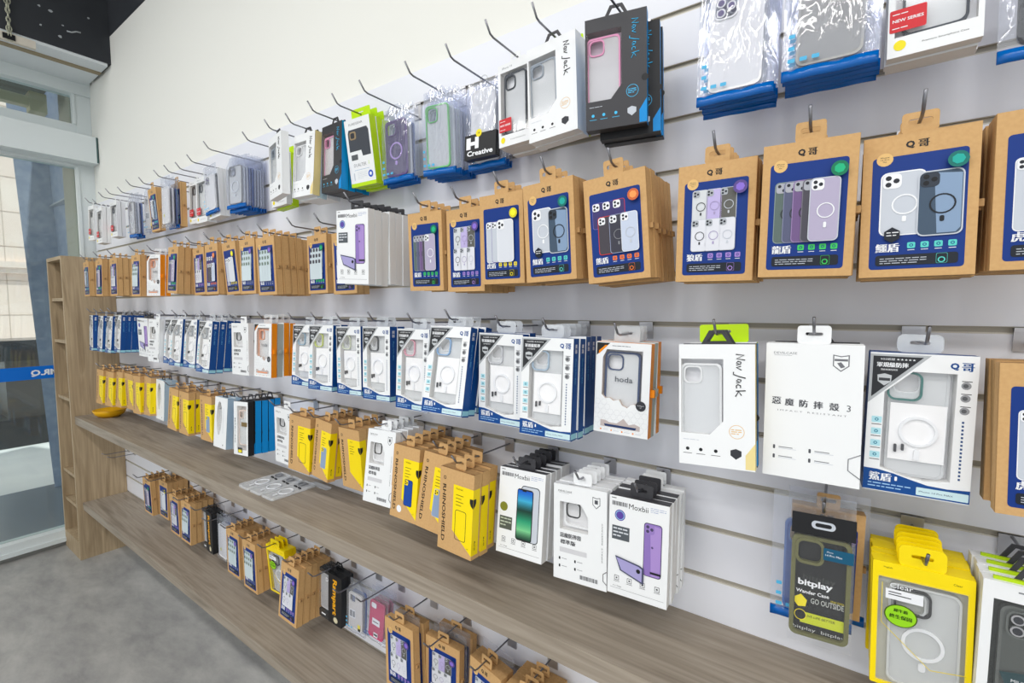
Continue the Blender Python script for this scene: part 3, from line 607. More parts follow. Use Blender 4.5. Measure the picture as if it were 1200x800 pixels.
def bag(kind):
    w, h = .11, .185; R = pack('phone_case_pouch'); body, rim = BAGV[kind]
    g = G(); nx, nz = 12, 18; rnd = random.Random(len(kind) * 7 + 3); ph = rnd.uniform(0, 6)
    neck = kind in ('green', 'purple', 'sticker', 'silver')
    for side in (0, 1):
        vs = []
        for j in range(nz + 1):
            v = j / nz; z = .02 - v * (h + .02 - .012); k = 1.0
            if neck and v < .22: k = .34 + .66 * (v / .22) ** .8
            for i in range(nx + 1):
                u = i / nx * 2 - 1; x = u * w / 2 * k
                b = max(0, 1 - abs(u) ** 2.4) * max(0, 1 - abs(v * 2 - 1) ** 5)
                y = .0055 - .0065 * b if side == 0 else .0055 + .0045 * b
                if side == 0: y += .0009 * math.sin(9 * u + 7 * v + ph) * math.sin(11 * v + 3 * u) * (1 if b > .02 else .2)
                vs.append((x, y, z))
        fs = [(j * (nx + 1) + i, j * (nx + 1) + i + 1, (j + 1) * (nx + 1) + i + 1, (j + 1) * (nx + 1) + i) for j in range(nz) for i in range(nx)]
        g.add(vs, fs, BAGM, True)
    PB = flat((80, 176, 220))
    a = Art(g, w, h, -.0018)
    if kind not in ('silver', 'black', 'pink', 'white'):
        for v in (.68, .77): a.rr(.07, v, .14, v + .03, .001, PB, 1)
        for u in (.07, .2, .33): a.rr(u, .86, u + .08, .89, .001, PB, 1)
    g.obj('pouch', R)
    SB = film('seal_blue', (60, 150, 225), .25, .15, .5, 20, (0, 110, 200)) if kind not in ('white', 'pink', 'sticker') else BAGM
    s = G(); n = 10; vs = []
    for i in range(n + 1):
        x = -w / 2 + w * i / n; yy = .0065 + .0012 * math.sin(i * 1.3 + ph)
        vs += [(x, yy - .002, -h + .014), (x, yy - .002, -h - .001), (x, yy + .002, -h - .001), (x, yy + .002, -h + .014)]
    fs = []
    for i in range(n): 
        for q in range(4): fs.append((4 * i + q, 4 * i + (q + 1) % 4, 4 * i + 4 + (q + 1) % 4, 4 * i + 4 + q))
    s.add(vs, fs + [(0, 1, 2, 3), (4 * n + 3, 4 * n + 2, 4 * n + 1, 4 * n)], SB, True)
    s.obj('seal_strip', R)
    c = G(); cw, chh = .076, .148
    bm = mat('case_%s' % kind, body, .3) if kind not in ('clear', 'green', 'silver') else CASEM
    case_geo(c, -cw / 2, -.022, cw, chh, .0028, bm, mat('caserim_%s' % kind, rim, .3), ring=(mat('ring_%s' % kind, (176, 150, 214) if kind == 'purple' else (200, 204, 212), .3) if kind in ('purple', 'silver') else None), lenses=(mat('lens_violet', (96, 84, 130), .15) if kind in ('lens', 'black') else None), t=.005, cam=kind not in ('pink', 'white'))
    b = Art(c, w, h, .0032)
    if kind == 'lens': b.text('14 Pro', .42, .4, .004, MG, -8, width=.028)
    if kind == 'sticker': b.rect(.2, .5, .5, .68, W_, 1); b.rect(.22, .52, .34, .66, MG, 2); b.rect(.37, .52, .48, .66, MG, 2); b.rr(.62, .78, .76, .9, .002, YLW, 1); b.rect(.64, .86, .76, .92, BLK, 2)
    if kind == 'pink': b.rect(.3, .5, .66, .64, W_, 1); b.rect(.34, .56, .6, .58, DG, 2); b.rect(.4, .8, .6, .9, W_, 1); b.rect(.42, .83, .58, .87, DG, 2); b.rr(.22, .17, .46, .28, .006, W_, 1)
    if kind == 'white': b.circ(.35, .74, .007, flat((220, 220, 120)), 1)
    c.obj('phone_case', R)
    return R, w, h
def bag_h():
    w, h, t = .095, .17, .013; R = pack('marbled_phone_case_pouch')
    g = G(); g.box(-w / 2, w / 2, 0, t * .8, -h * .98, .012, BAGM); g.obj('pouch', R)
    c = G(); MB = noisy('marble_white', (236, 236, 238), (206, 208, 214), nscale=26, detail=4, dist=2.0, rough=.3)
    c.prism(rrpts(-.034, -.145, .036, -.006, .01), .002, .008, MB); c.frame(rrpts(-.03, -.042, .002, -.01, .009), rrpts(-.028, -.04, 0, -.012, .008), .0015, .002, GREYW); c.obj('phone_case', R)
    g = G(); g.box(-w / 2, w / 2, -.004, t, -h, -h * .66, BLK, BLK, DGREY); a = Art(g, w, h, -.004)
    a.text('Creative', .5, .92, .0125, W_, 1, width=.078, bold=.03); a.rect(.06, .7, .2, .86, W_, 1); a.rect(.34, .7, .46, .86, W_, 1); a.rect(.2, .76, .34, .81, W_, 1); a.circ(.46, .655, .009, YLW, 3); a.text('14', .46, .655, .005, BLK, 4)
    g.obj('sleeve', R)
    o = G(); o.tube([(.011 * math.cos(t_ * .4) , .004, .016 + .009 * math.sin(t_ * .4)) for t_ in range(16)], .0012, CASEM, 6); o.obj('hang_loop', R)
    return R, w, h
STK=[
('2a','k:tiger|k:tiger|k:tiger|k:tiger',0.1937,-0.1690,1.7014,-0.0014,0.0116,-0.0032,0.1120,0.1822),
('2b','k:croc|k:croc|k:croc|k:croc',0.0700,-0.1642,1.6969,-0.0021,0.0057,-0.0280,0.1133,0.1820),
('2c','k:dragon|k:dragon|k:dragon|k:dragon',-0.0464,-0.1900,1.7018,0.0277,-0.0160,0.0242,0.1109,0.1833),
('2d','k:wolf|k:wolf|k:wolf|k:wolf',-0.1691,-0.1713,1.6992,-0.0051,-0.0124,0.0104,0.1133,0.1821),
('2e','k:bear|k:bear|k:bear|k:bear|k:bear|k:bear',-0.3328,-0.1865,1.7040,-0.0106,0.0698,0.0101,0.1132,0.1824),
('2f','k:croc|k:croc|k:croc|k:croc|k:croc',-0.4578,-0.1970,1.7090,-0.0360,0.0386,0.0259,0.1097,0.1832),
('2g','k:tiger|k:tiger|k:tiger|k:tiger|k:tiger',-0.5809,-0.1751,1.7080,-0.0071,0.0015,0.0376,0.1102,0.1823),
('2h','k:wolf|k:wolf|k:wolf|k:wolf|k:wolf',-0.6948,-0.1560,1.6958,-0.0242,-0.0013,0.0242,0.1095,0.1827),
('2i','k:dragon|k:dragon|k:dragon|k:dragon',-0.8115,-0.1638,1.6999,-0.0013,-0.0122,0.0423,0.1102,0.1826),
('2j','mox_purple|mox_purple|mox_purple|mox_purple|mox_purple|mox_purple|mox_purple',-1.0139,-0.2132,1.7218,0.0567,-0.0479,0.0248,0.1174,0.1843),
('2k','k:wolf|k:wolf',-1.2017,-0.1081,1.6981,-0.0090,0.0144,0.0094,0.1120,0.1795),
('2l','k:gridg|k:gridg',-1.3404,-0.1045,1.7022,-0.0416,0.0086,-0.0024,0.1101,0.1795),
('2m','k:grid|k:grid|k:grid|k:grid|k:grid',-1.5093,-0.1774,1.7015,-0.0071,0.0083,0.0218,0.1124,0.1824),
('2n','k:grid|k:grid',-1.6380,-0.1704,1.7076,-0.0399,-0.0018,-0.0036,0.1105,0.1821),
('2o','k:tiger|k:tiger|k:tiger',-1.7770,-0.1673,1.7083,-0.0412,0.0277,0.0572,0.1104,0.1819),
('2p','k:bear|k:bear|k:bear',-1.8935,-0.1740,1.7099,-0.0375,0.0031,-0.0145,0.1109,0.1819),
('2q','k:wolf|k:wolf',-2.0474,-0.1566,1.7105,-0.0447,0.0179,-0.0010,0.1110,0.1810),
('2r','k:dragon|k:dragon|k:dragon',-2.1685,-0.1959,1.7189,-0.0451,-0.0408,-0.0539,0.1108,0.1819),
('2s','hoda:rose|hoda:rose',-2.4199,-0.1822,1.7054,0.1198,-0.0139,-0.0397,0.1098,0.1740),
('2t','k:grid|k:grid',-2.5748,-0.1991,1.7134,-0.0135,-0.0126,-0.0271,0.1116,0.1824),
('2u','k:wolf|k:wolf|k:wolf',-2.8993,-0.1925,1.7201,-0.0196,-0.0001,-0.0214,0.1116,0.1814),
('2v','k:dragon|k:dragon|k:dragon',-3.0674,-0.2054,1.7224,-0.0113,-0.0115,-0.0300,0.1116,0.1817),
('2w','k:croc|k:croc|k:croc',-3.3210,-0.1979,1.7252,-0.0377,0.0074,-0.0072,0.1113,0.1812),
('1a','bag:black',0.1982,-0.1016,1.9728,-0.0073,0.0201,0.0176,0.1100,0.1868),
('1b','redwin|redwin|redwin',0.0788,-0.1273,1.9886,-0.0045,0.0132,0.0082,0.0941,0.1786),
('1c','bag:grey|bag:grey|bag:grey|bag:grey|bag:grey',-0.0290,-0.1507,1.9900,0.0086,-0.0171,-0.0002,0.1136,0.1855),
('1d','bag:lens|bag:lens|bag:lens|bag:lens|bag:lens',-0.1528,-0.1381,1.9889,0.0087,-0.0145,0.0045,0.1114,0.1856),
('1e','nav_black|nav_blue|nav_blue',-0.3488,-0.1485,1.9903,0.2375,0.0175,0.0344,0.1077,0.1913),
('1f','nav_white|nav_white|dual',-0.4901,-0.1327,1.9974,-0.0351,0.0495,-0.0172,0.1121,0.1859),
('1g','redwin|redwin|redwin|redwin',-0.5997,-0.1022,2.0039,-0.0246,0.0308,-0.0171,0.0832,0.1761),
('1h','bag_h|bag:clear|bag:clear|bag:clear',-0.7061,-0.0739,1.9914,0.0159,-0.0076,-0.0447,0.0919,0.1668),
('1i','bag:green|bag:clear|bag:clear|bag:clear|bag:clear|bag:clear',-0.8308,-0.1021,1.9926,0.0677,-0.0289,0.0827,0.1043,0.1845),
('1j','bag:purple|bag:clear|bag:blue',-0.9943,-0.0892,1.9959,0.0631,0.0241,0.0074,0.1104,0.1814),
('1k','dual|dual|dual',-1.1066,-0.1247,1.9928,0.0561,0.0063,0.1268,0.1002,0.1773),
('1l','nav_black|nav_black|nav_black|nav_black',-1.2172,-0.1238,2.0014,-0.0655,-0.0231,-0.0249,0.1045,0.1885),
('1m','nav_gold|nav_blush|nav_white|nav_white',-1.3296,-0.1396,1.9947,0.0093,-0.0249,-0.0591,0.1080,0.1854),
('1n','nav_white',-1.4461,-0.1672,2.0043,-0.1641,0.0573,-0.0289,0.1069,0.1877),
('1o','redwin|dual',-1.5813,-0.0862,1.9964,-0.0091,0.0320,-0.0100,0.0950,0.1740),
('1p','bag:silver|bag:clear|bag:clear|bag:blue|bag:blue|bag:clear|bag:clear|bag:clear|bag:clear',-1.8589,-0.0972,2.0229,0.1175,0.0201,-0.0378,0.1147,0.1745),
('1q','bag:lens|redwin|redwin',-2.0004,-0.1283,2.0035,-0.0042,0.0684,-0.0078,0.1070,0.1641),
('1r','redwin|redwin',-2.1062,-0.1117,1.9948,-0.0054,0.0059,-0.0157,0.0950,0.1761),
('1s','redwin|redwin',-2.2152,-0.0937,2.0021,0.0019,-0.0192,-0.0234,0.0937,0.1736),
('1t','bag:white|bag:white|bag:blue|k:croc',-2.3211,-0.1646,2.0011,-0.0392,-0.0262,-0.0089,0.1078,0.1856),
('1u','k:croc',-2.4913,-0.1535,1.9994,-0.0566,-0.0101,0.0565,0.1103,0.1832),
('1v','bag:sticker|bag:white',-2.6485,-0.1226,2.0132,0.0305,-0.0310,0.0258,0.1098,0.1800),
('1w','bag:silver|bag:clear|bag:blue',-2.7635,-0.1520,1.9994,-0.0205,-0.0265,0.0096,0.1090,0.1850),
('1x','bag:purple',-2.9344,-0.1061,2.0168,-0.0395,-0.0009,0.0102,0.1086,0.1784),
('1y','redwin|redwin',-3.0413,-0.1422,2.0150,0.0227,-0.0055,-0.0093,0.0953,0.1735),
('1z','redwin|redwin',-3.1404,-0.1740,1.9930,-0.0056,-0.0041,-0.0289,0.0948,0.1803),
('1zz','redwin',-3.2394,-0.1820,2.0124,-0.0013,-0.0546,-0.0178,0.0945,0.1767),
('3a','k:tiger|k:tiger|k:tiger',0.2123,-0.1595,1.4098,0.0031,0.0241,-0.0089,0.1120,0.1838),
('3b','qbox|qbox',0.0894,-0.1258,1.4125,0.0628,-0.0099,-0.0126,0.1126,0.1954),
('3c','devil3|devil3|nav_black',-0.0339,-0.1551,1.4228,0.0074,0.0063,-0.0342,0.1196,0.1998),
('3d','nav_gold|nav_black|dual',-0.1608,-0.1822,1.4187,0.0593,0.0379,-0.0628,0.1093,0.1903),
('3e','hoda|hoda_grey|hoda',-0.3330,-0.1265,1.4108,0.0181,-0.0207,-0.0184,0.1061,0.1738),
('3f','qbox|qbox|qbox|qbox|qbox',-0.4752,-0.1640,1.4172,0.0319,-0.0071,-0.0446,0.1155,0.1976),
('3g','qbox|qbox',-0.5982,-0.1527,1.4210,0.0176,-0.0161,-0.0014,0.1144,0.1972),
('3h','qbox|qbox|qbox',-0.7261,-0.1700,1.4345,0.0500,-0.0117,-0.1713,0.1178,0.1977),
('3i','qbox|qbox',-0.8567,-0.1616,1.4251,-0.0088,0.0019,-0.0531,0.1127,0.1983),
('3j','qbox|qbox',-1.0168,-0.1448,1.4273,-0.0086,0.0160,-0.0325,0.1117,0.1974),
('3k','qbox|qbox',-1.1557,-0.1314,1.4242,-0.0014,0.0209,-0.0224,0.1121,0.1962),
('3l','qbox|qbox',-1.2780,-0.1376,1.4263,0.0397,0.0075,-0.0563,0.1151,0.1960),
('3m','qbox',-1.4018,-0.1189,1.4247,0.0183,0.0014,-0.0682,0.1135,0.1949),
('3n','hoda:rose|hoda_grey|hoda:rose|hoda:rose',-1.5693,-0.1616,1.4266,0.0186,0.0107,-0.0530,0.1060,0.1771),
('3o','devilstd',-1.7935,-0.1314,1.4235,0.0405,0.0086,-0.0268,0.1156,0.1885),
('3p','qbox|qbox|qbox|qbox',-1.9971,-0.1604,1.4292,0.0021,-0.0175,-0.1025,0.1127,0.1983),
('3q','qbox',-2.1774,-0.1423,1.4316,0.0004,0.0108,-0.0937,0.1130,0.1969),
('3r','qbox',-2.2940,-0.1496,1.4327,0.0050,0.0116,-0.1064,0.1128,0.1975),
('3s','qbox',-2.4108,-0.1335,1.4313,0.0116,0.0055,-0.0919,0.1131,0.1962),
('3t','devilstd',-2.5295,-0.1568,1.4297,0.0388,0.0078,-0.0634,0.1149,0.1908),
('3u','mox_purple|mox_green',-2.7338,-0.1399,1.4325,0.0533,-0.0284,0.0206,0.1166,0.1853),
('3v','qbox|qbox|qbox|qbox|qbox',-3.1211,-0.1259,1.4433,-0.0456,0.0051,-0.0834,0.1119,0.1961),
('3w','qbox',-3.2389,-0.1313,1.4364,-0.0397,0.0118,-0.0925,0.1121,0.1964),
('3x','qbox',-3.3570,-0.1397,1.4383,-0.0613,0.0046,-0.0767,0.1118,0.1971),
('3y','qbox',-3.4768,-0.1534,1.4405,-0.1043,0.0198,-0.0442,0.1117,0.1982),
('4a','bitg|bitg|bitg|bitg',0.2115,-0.1405,1.1310,-0.0020,-0.0048,-0.0000,0.1050,0.1900),
('4b','yelframe|yelframe|yelframe|yelframe|yelframe|yelframe',0.1014,-0.1305,1.1180,0.0204,0.0197,0.0312,0.1069,0.1845),
('4c','bitplay|bag:blue|k:wolf|bag:clear',-0.0127,-0.1195,1.1601,0.0962,-0.0025,-0.0433,0.0818,0.2030),
('4d','mox_purple|mox_purple|mox_purple|devilstd|devilstd',-0.2908,-0.1468,1.1272,0.0698,-0.0076,-0.0182,0.1096,0.1874),
('4e','devilstd|devilstd|devilstd|devilstd|devilstd',-0.4088,-0.1492,1.1258,0.0673,0.0224,-0.0465,0.1115,0.1906),
('4f','mox_green|mox_green|mox_green|mox_green|mox_green',-0.5532,-0.1343,1.1265,0.0577,0.0025,-0.1129,0.1136,0.1853),
('4g','rhino:line|rhino:line|rhino:line',-0.6809,-0.2018,1.1195,-0.0115,-0.0305,-0.0457,0.1000,0.1865),
('4h','rhino:grey|rhino:grey|rhino:grey|rhino:grey',-0.7860,-0.1490,1.1229,0.0355,-0.0629,-0.1446,0.0954,0.1842),
('4i','rhino:blue|rhino:blue|rhino:blue|rhino:blue|rhino:blue',-0.8930,-0.1545,1.1258,-0.0048,-0.0131,-0.0980,0.0955,0.1850),
('4j','devilstd|devilstd|devilstd|devilstd|devilstd',-1.0002,-0.1445,1.1496,0.0058,0.0312,-0.1562,0.1105,0.1934),
('4k','rhino:none|rhino:none|rhino:none|rhino:none',-1.1719,-0.1276,1.1243,-0.0115,0.0175,0.0512,0.0981,0.1820),
('4l','rhino:grey|rhino:grey|rhino:grey|rhino:grey',-1.3066,-0.1193,1.1282,-0.0617,-0.0650,-0.0762,0.0933,0.1829),
('4m','rhino:line|rhino:line',-1.4155,-0.1330,1.1296,0.0958,-0.0628,-0.0195,0.1046,0.1815),
('4n','devilstd',-1.5323,-0.1239,1.1385,-0.0060,-0.0172,0.0009,0.1140,0.1896),
('4o','dvl|nav_blue|nav_blue|nav_blue|nav_blue',-1.7712,-0.1497,1.1401,0.0201,0.0650,-0.0662,0.0997,0.1919),
('4p','lblue|lblue',-1.9226,-0.1486,1.1391,0.0155,-0.0010,-0.0793,0.0979,0.1916),
('4q','rhino:grey|rhino:grey|rhino:grey',-2.0886,-0.1382,1.1255,0.0208,-0.0010,-0.0189,0.0988,0.1829),
('4r','rhino:line|rhino:line|rhino:line',-2.2917,-0.1402,1.1218,-0.0036,-0.0191,-0.0379,0.0978,0.1828),
('4s','rhino:line|rhino:line|rhino:line',-2.4161,-0.1335,1.1231,0.0043,-0.0349,-0.0746,0.0977,0.1824),
('4t','lblue|lblue',-2.6327,-0.1128,1.1396,0.0062,-0.0400,-0.0420,0.0985,0.1887),
('4u','rhino:line|rhino:line|rhino:line',-2.7359,-0.1302,1.1503,-0.0413,0.0425,-0.0689,0.0960,0.1860),
('4v','rhino:line|rhino:line|rhino:line',-2.8387,-0.1453,1.1463,0.0075,0.0296,-0.0376,0.0979,0.1863),
('4w','rhino:line|rhino:line|rhino:line',-2.9558,-0.1439,1.1481,0.0267,-0.0340,0.0218,0.1003,0.1858),
('4x','rhino:line|rhino:line|rhino:line',-3.1115,-0.1370,1.1448,-0.0086,0.0394,-0.0826,0.0973,0.1856),
('4y','rhino:line|rhino:line|rhino:line',-3.2163,-0.1509,1.1388,0.0699,0.0045,-0.0763,0.1000,0.1853),
('4z','rhino:line|rhino:line|rhino:line',-3.3224,-0.1649,1.1439,0.0352,-0.0216,-0.0621,0.0992,0.1872),
('5r','k:wolf|k:wolf|k:wolf|k:wolf',-0.5521,-0.1247,0.6075,-0.0001,-0.0001,-0.0000,0.1120,0.1830),
('5q','k:wolf|k:wolf|bag:blue',-0.6746,-0.1148,0.6103,-0.1440,-0.0600,-0.0087,0.1085,0.1830),
('5p','k:wolf|bag:blue|bag:blue|k:wolf',-0.8276,-0.1030,0.6016,0.0869,-0.0600,0.0500,0.1117,0.1768),
('5o','k:wolf|bag:blue|k:wolf',-0.9573,-0.1381,0.6220,-0.0399,0.0479,-0.0251,0.1171,0.1886),
('5n','bag:pink|bag:pink|bag:pink',-1.0978,-0.0955,0.6210,0.0600,-0.1000,-0.0200,0.0722,0.1334),
('5m','bag:sticker|bag:blue',-1.2058,-0.0954,0.6089,0.0500,-0.0200,-0.0200,0.0786,0.1261),
('5l','rampart|rampart',-1.3365,-0.0926,0.6147,0.0546,-0.0859,0.0245,0.1121,0.1735),
('5k','k:wolf|k:wolf|k:wolf|k:wolf|k:wolf',-1.4874,-0.1431,0.6143,-0.0291,0.0039,-0.0946,0.1140,0.1879),
('5j','yelframe|yelframe|yelframe',-1.6482,-0.1097,0.6145,0.0520,-0.0001,0.0720,0.1144,0.1846),
('5i','k:grid|k:grid|k:grid|k:grid',-1.7868,-0.1361,0.6080,-0.0480,0.0467,-0.0061,0.1110,0.1854),
('5h','k:grid|k:grid|k:grid|k:grid',-1.9314,-0.1282,0.6087,-0.0274,0.0183,-0.0045,0.1113,0.1842),
('5g','bag:white|bag:white|bag:blue',-2.0927,-0.0999,0.5925,-0.0041,-0.0500,0.0054,0.1023,0.1768),
('5f','rampart|rampart|bag:clear',-2.2035,-0.1106,0.6116,-0.0563,0.0142,-0.0011,0.1073,0.1774),
('5e','k:grid|k:grid|k:grid|k:grid',-2.3814,-0.1228,0.6120,-0.0258,0.0052,-0.0321,0.1116,0.1843),
('5d','k:wolf|k:wolf|k:wolf|k:wolf',-2.5015,-0.1285,0.6162,-0.0255,0.0014,0.0080,0.1138,0.1860),
('5b','k:tiger|k:tiger|k:tiger|k:tiger',-2.7179,-0.0972,0.6271,-0.0110,0.0077,-0.0132,0.1119,0.1843),
('5a','k:dragon|k:dragon|k:dragon|k:dragon',-2.8806,-0.1163,0.6105,-0.0089,0.0012,0.0210,0.1123,0.1824)]

# ------------------------------------------------------------------ building the products once, then copying them
BUILD = {'mox_purple': lambda: mox('purple'), 'mox_green': lambda: mox('green'), 'devil3': devil3, 'devilstd': devilstd, 'redwin': redwin, 'dual': dual, 'lblue': lblue, 'dvl': dvl,
         'bitplay': bitplay, 'yelframe': yelframe, 'bitg': bitg, 'rampart': rampart, 'bag_h': bag_h,
         'hoda': lambda: hoda((34, 56, 100), ORG), 'hoda:rose': lambda: hoda((226, 150, 110), ORG), 'hoda_grey': lambda: hoda((120, 120, 126), flat((170, 176, 170))),
         'nav_black': lambda: nav(DGREY, SKYB, flat((70, 190, 240)), (226, 150, 190), (214, 200, 214)),
         'nav_blue': lambda: nav(BLK, SKYB, flat((70, 190, 240)), (90, 130, 200)),
         'nav_white': lambda: nav(WHITE, WHITE, BLK, (150, 160, 172), blk=False), 'nav_gold': lambda: nav(WHITE, mat('gold_card', (232, 214, 150), .4), BLK, (226, 228, 230), blk=False),
         'nav_blush': lambda: nav(WHITE, flat((176, 198, 208)), BLK, (190, 200, 206), blk=False)}
QC = {'3b': ((50, 110, 105), 'teal'), '3f': ((160, 182, 202), 'pale blue'), '3g': ((196, 198, 204), 'silver'), '3h': ((140, 176, 216), 'sky blue'), '3i': ((222, 160, 178), 'pink'),
      '3j': ((70, 72, 76), 'black'), '3k': ((206, 212, 190), 'cream'), '3l': ((196, 208, 110), 'lime'), '3m': ((150, 180, 200), 'blue')}
THK = dict(k=.0215, mox_purple=.0205, mox_green=.0205, hoda=.019, hoda_grey=.019, bag=.013, bag_h=.013, redwin=.017, nav_black=.022, nav_blue=.022, nav_white=.022, nav_gold=.022, nav_blush=.022, dual=.022, q=.024,
           devil3=.02, devilstd=.0185, rhino=.026, yelframe=.014, bitplay=.02, bitg=.02, dvl=.022, lblue=.025, rampart=.022)
KIND = {  # short look for a label, category, look of the ones behind
    'k:croc': ('kraft box, blue label with two big phones', 'kraft phone case box'), 'k:dragon': ('kraft box, blue label with overlapping grey phones', 'kraft phone case box'),
    'k:wolf': ('kraft box, blue label with purple icons', 'kraft phone case box'), 'k:bear': ('kraft box, blue label with orange icons', 'kraft phone case box'),
    'k:tiger': ('kraft box, blue label with white phones', 'kraft phone case box'), 'k:grid': ('kraft box, blue label crowded with phones', 'kraft phone case box'),
    'k:gridg': ('kraft box, blue label with green icons', 'kraft phone case box'),
    'mox_purple': ('white box printed with purple phones', 'white box'), 'mox_green': ('white box printed with green-screen phone', 'white box'),
    'devil3': ('plain white box with grey Chinese lettering', 'plain white box'), 'devilstd': ('white box with small cutout window', 'white cutout box'),
    'redwin': ('white framed window box with red sticker', 'white framed box'), 'dual': ('white box with lime green edges', 'lime edged box'),
    'lblue': ('white window box with pale blue side', 'pale blue sided box'), 'dvl': ('white window box with black side', 'black sided box'),
    'bitplay': ('clear pack holding olive phone case', 'olive case pack'), 'yelframe': ('yellow framed pack with clear case', 'yellow framed pack'),
    'bitg': ('window box with dark grey case', 'grey case box'), 'rampart': ('clear pack with black and orange spine', 'black spined pack'),
    'bag_h': ('pouch with marbled white case, black sleeve', 'marbled case pouch'), 'hoda': ('honeycomb window box, orange side, navy case', 'orange sided box'),
    'hoda:rose': ('honeycomb window box, orange side, rose case', 'orange sided box'), 'hoda_grey': ('grey sided window box', 'grey sided box'),
    'nav_black': ('charcoal window box with blue handwriting', 'charcoal box with blue side'), 'nav_blue': ('black window box with blue side', 'blue sided box'),
    'nav_white': ('white window box with black handwriting', 'white window box'), 'nav_gold': ('white handwriting box with gold side', 'white and gold box'),
    'nav_blush': ('white box with pale grey side', 'pale sided white box')}
CASEC = {'lens': 'clear phone case', 'grey': 'grey phone case', 'green': 'green rimmed case', 'purple': 'purple case', 'clear': 'clear case', 'blue': 'blue tinted case', 'white': 'white case', 'black': 'black case',
         'silver': 'silver ringed case', 'sticker': 'beige case with sticker', 'pink': 'pink case'}
proto = {}
def make(kind, key):
    pk = kind if kind != 'qbox' else 'q:' + key
    if pk not in proto:
        if kind.startswith('k:'): r = kraft_pack(kind[2:])
        elif kind.startswith('rhino:'): r = rhino(kind[6:])
        elif kind.startswith('bag:'): r = bag(kind[4:])
        elif kind == 'qbox': r = q_window(QC.get(key, ((170, 176, 184), 'grey'))[0])
        else: r = BUILD[kind]()
        proto[pk] = [r, False]
    r, used = proto[pk]
    if not used:
        proto[pk][1] = True; return r
    c = r[0].copy(); C.objects.link(c)
    for ch in list(r[0].children):
        d = ch.copy(); C.objects.link(d); d.parent = c
        for sub in list(ch.children):
            e = sub.copy(); C.objects.link(e); e.parent = d
    return (c, r[1], r[2])
ORD = ['', 'first', 'second', 'third', 'fourth', 'fifth', 'sixth', 'seventh', 'eighth', 'ninth', 'tenth', '11th', '12th', '13th', '14th', '15th', '16th', '17th', '18th', '19th', '20th', '21st', '22nd', '23rd', '24th', '25th', '26th', '27th', '28th']
ROWN = {1: 'top row', 2: 'second row', 3: 'third row', 4: 'fourth row', 5: 'bottom row'}
SLOT = {1: 6, 2: 3, 3: 0, 4: -3, 5: -8}
def slotz(k): return 1.4424 + .1 * k
PLASTIC = film('hook_tag_plastic', clear=.6, rough=.1)
def peg(x, slot, za, yt, label, tag=True, up=.02, group='peg hooks on the slatted wall'):
    R = bpy.data.objects.new('peg_hook', None); C.objects.link(R); R.location = (x, 0, za)
    R['label'] = label; R['category'] = 'hook'; R['group'] = group
    g = G(); zs = slot - za
    g.box(-.014, .014, -.0035, -.0005, min(-.008, zs - .03), zs + .004, CHROME); g.box(-.014, .014, -.006, -.0005, zs - .002, zs + .004, CHROME)
    g.obj('bracket', R)
    g = G(); g.tube([(0, -.002, 0), (0, yt + .026, .002), (0, yt + .016, .005), (0, yt + .0, .005 + up)], .0021, STEEL, 8); g.obj('wire_arm', R)
    return R
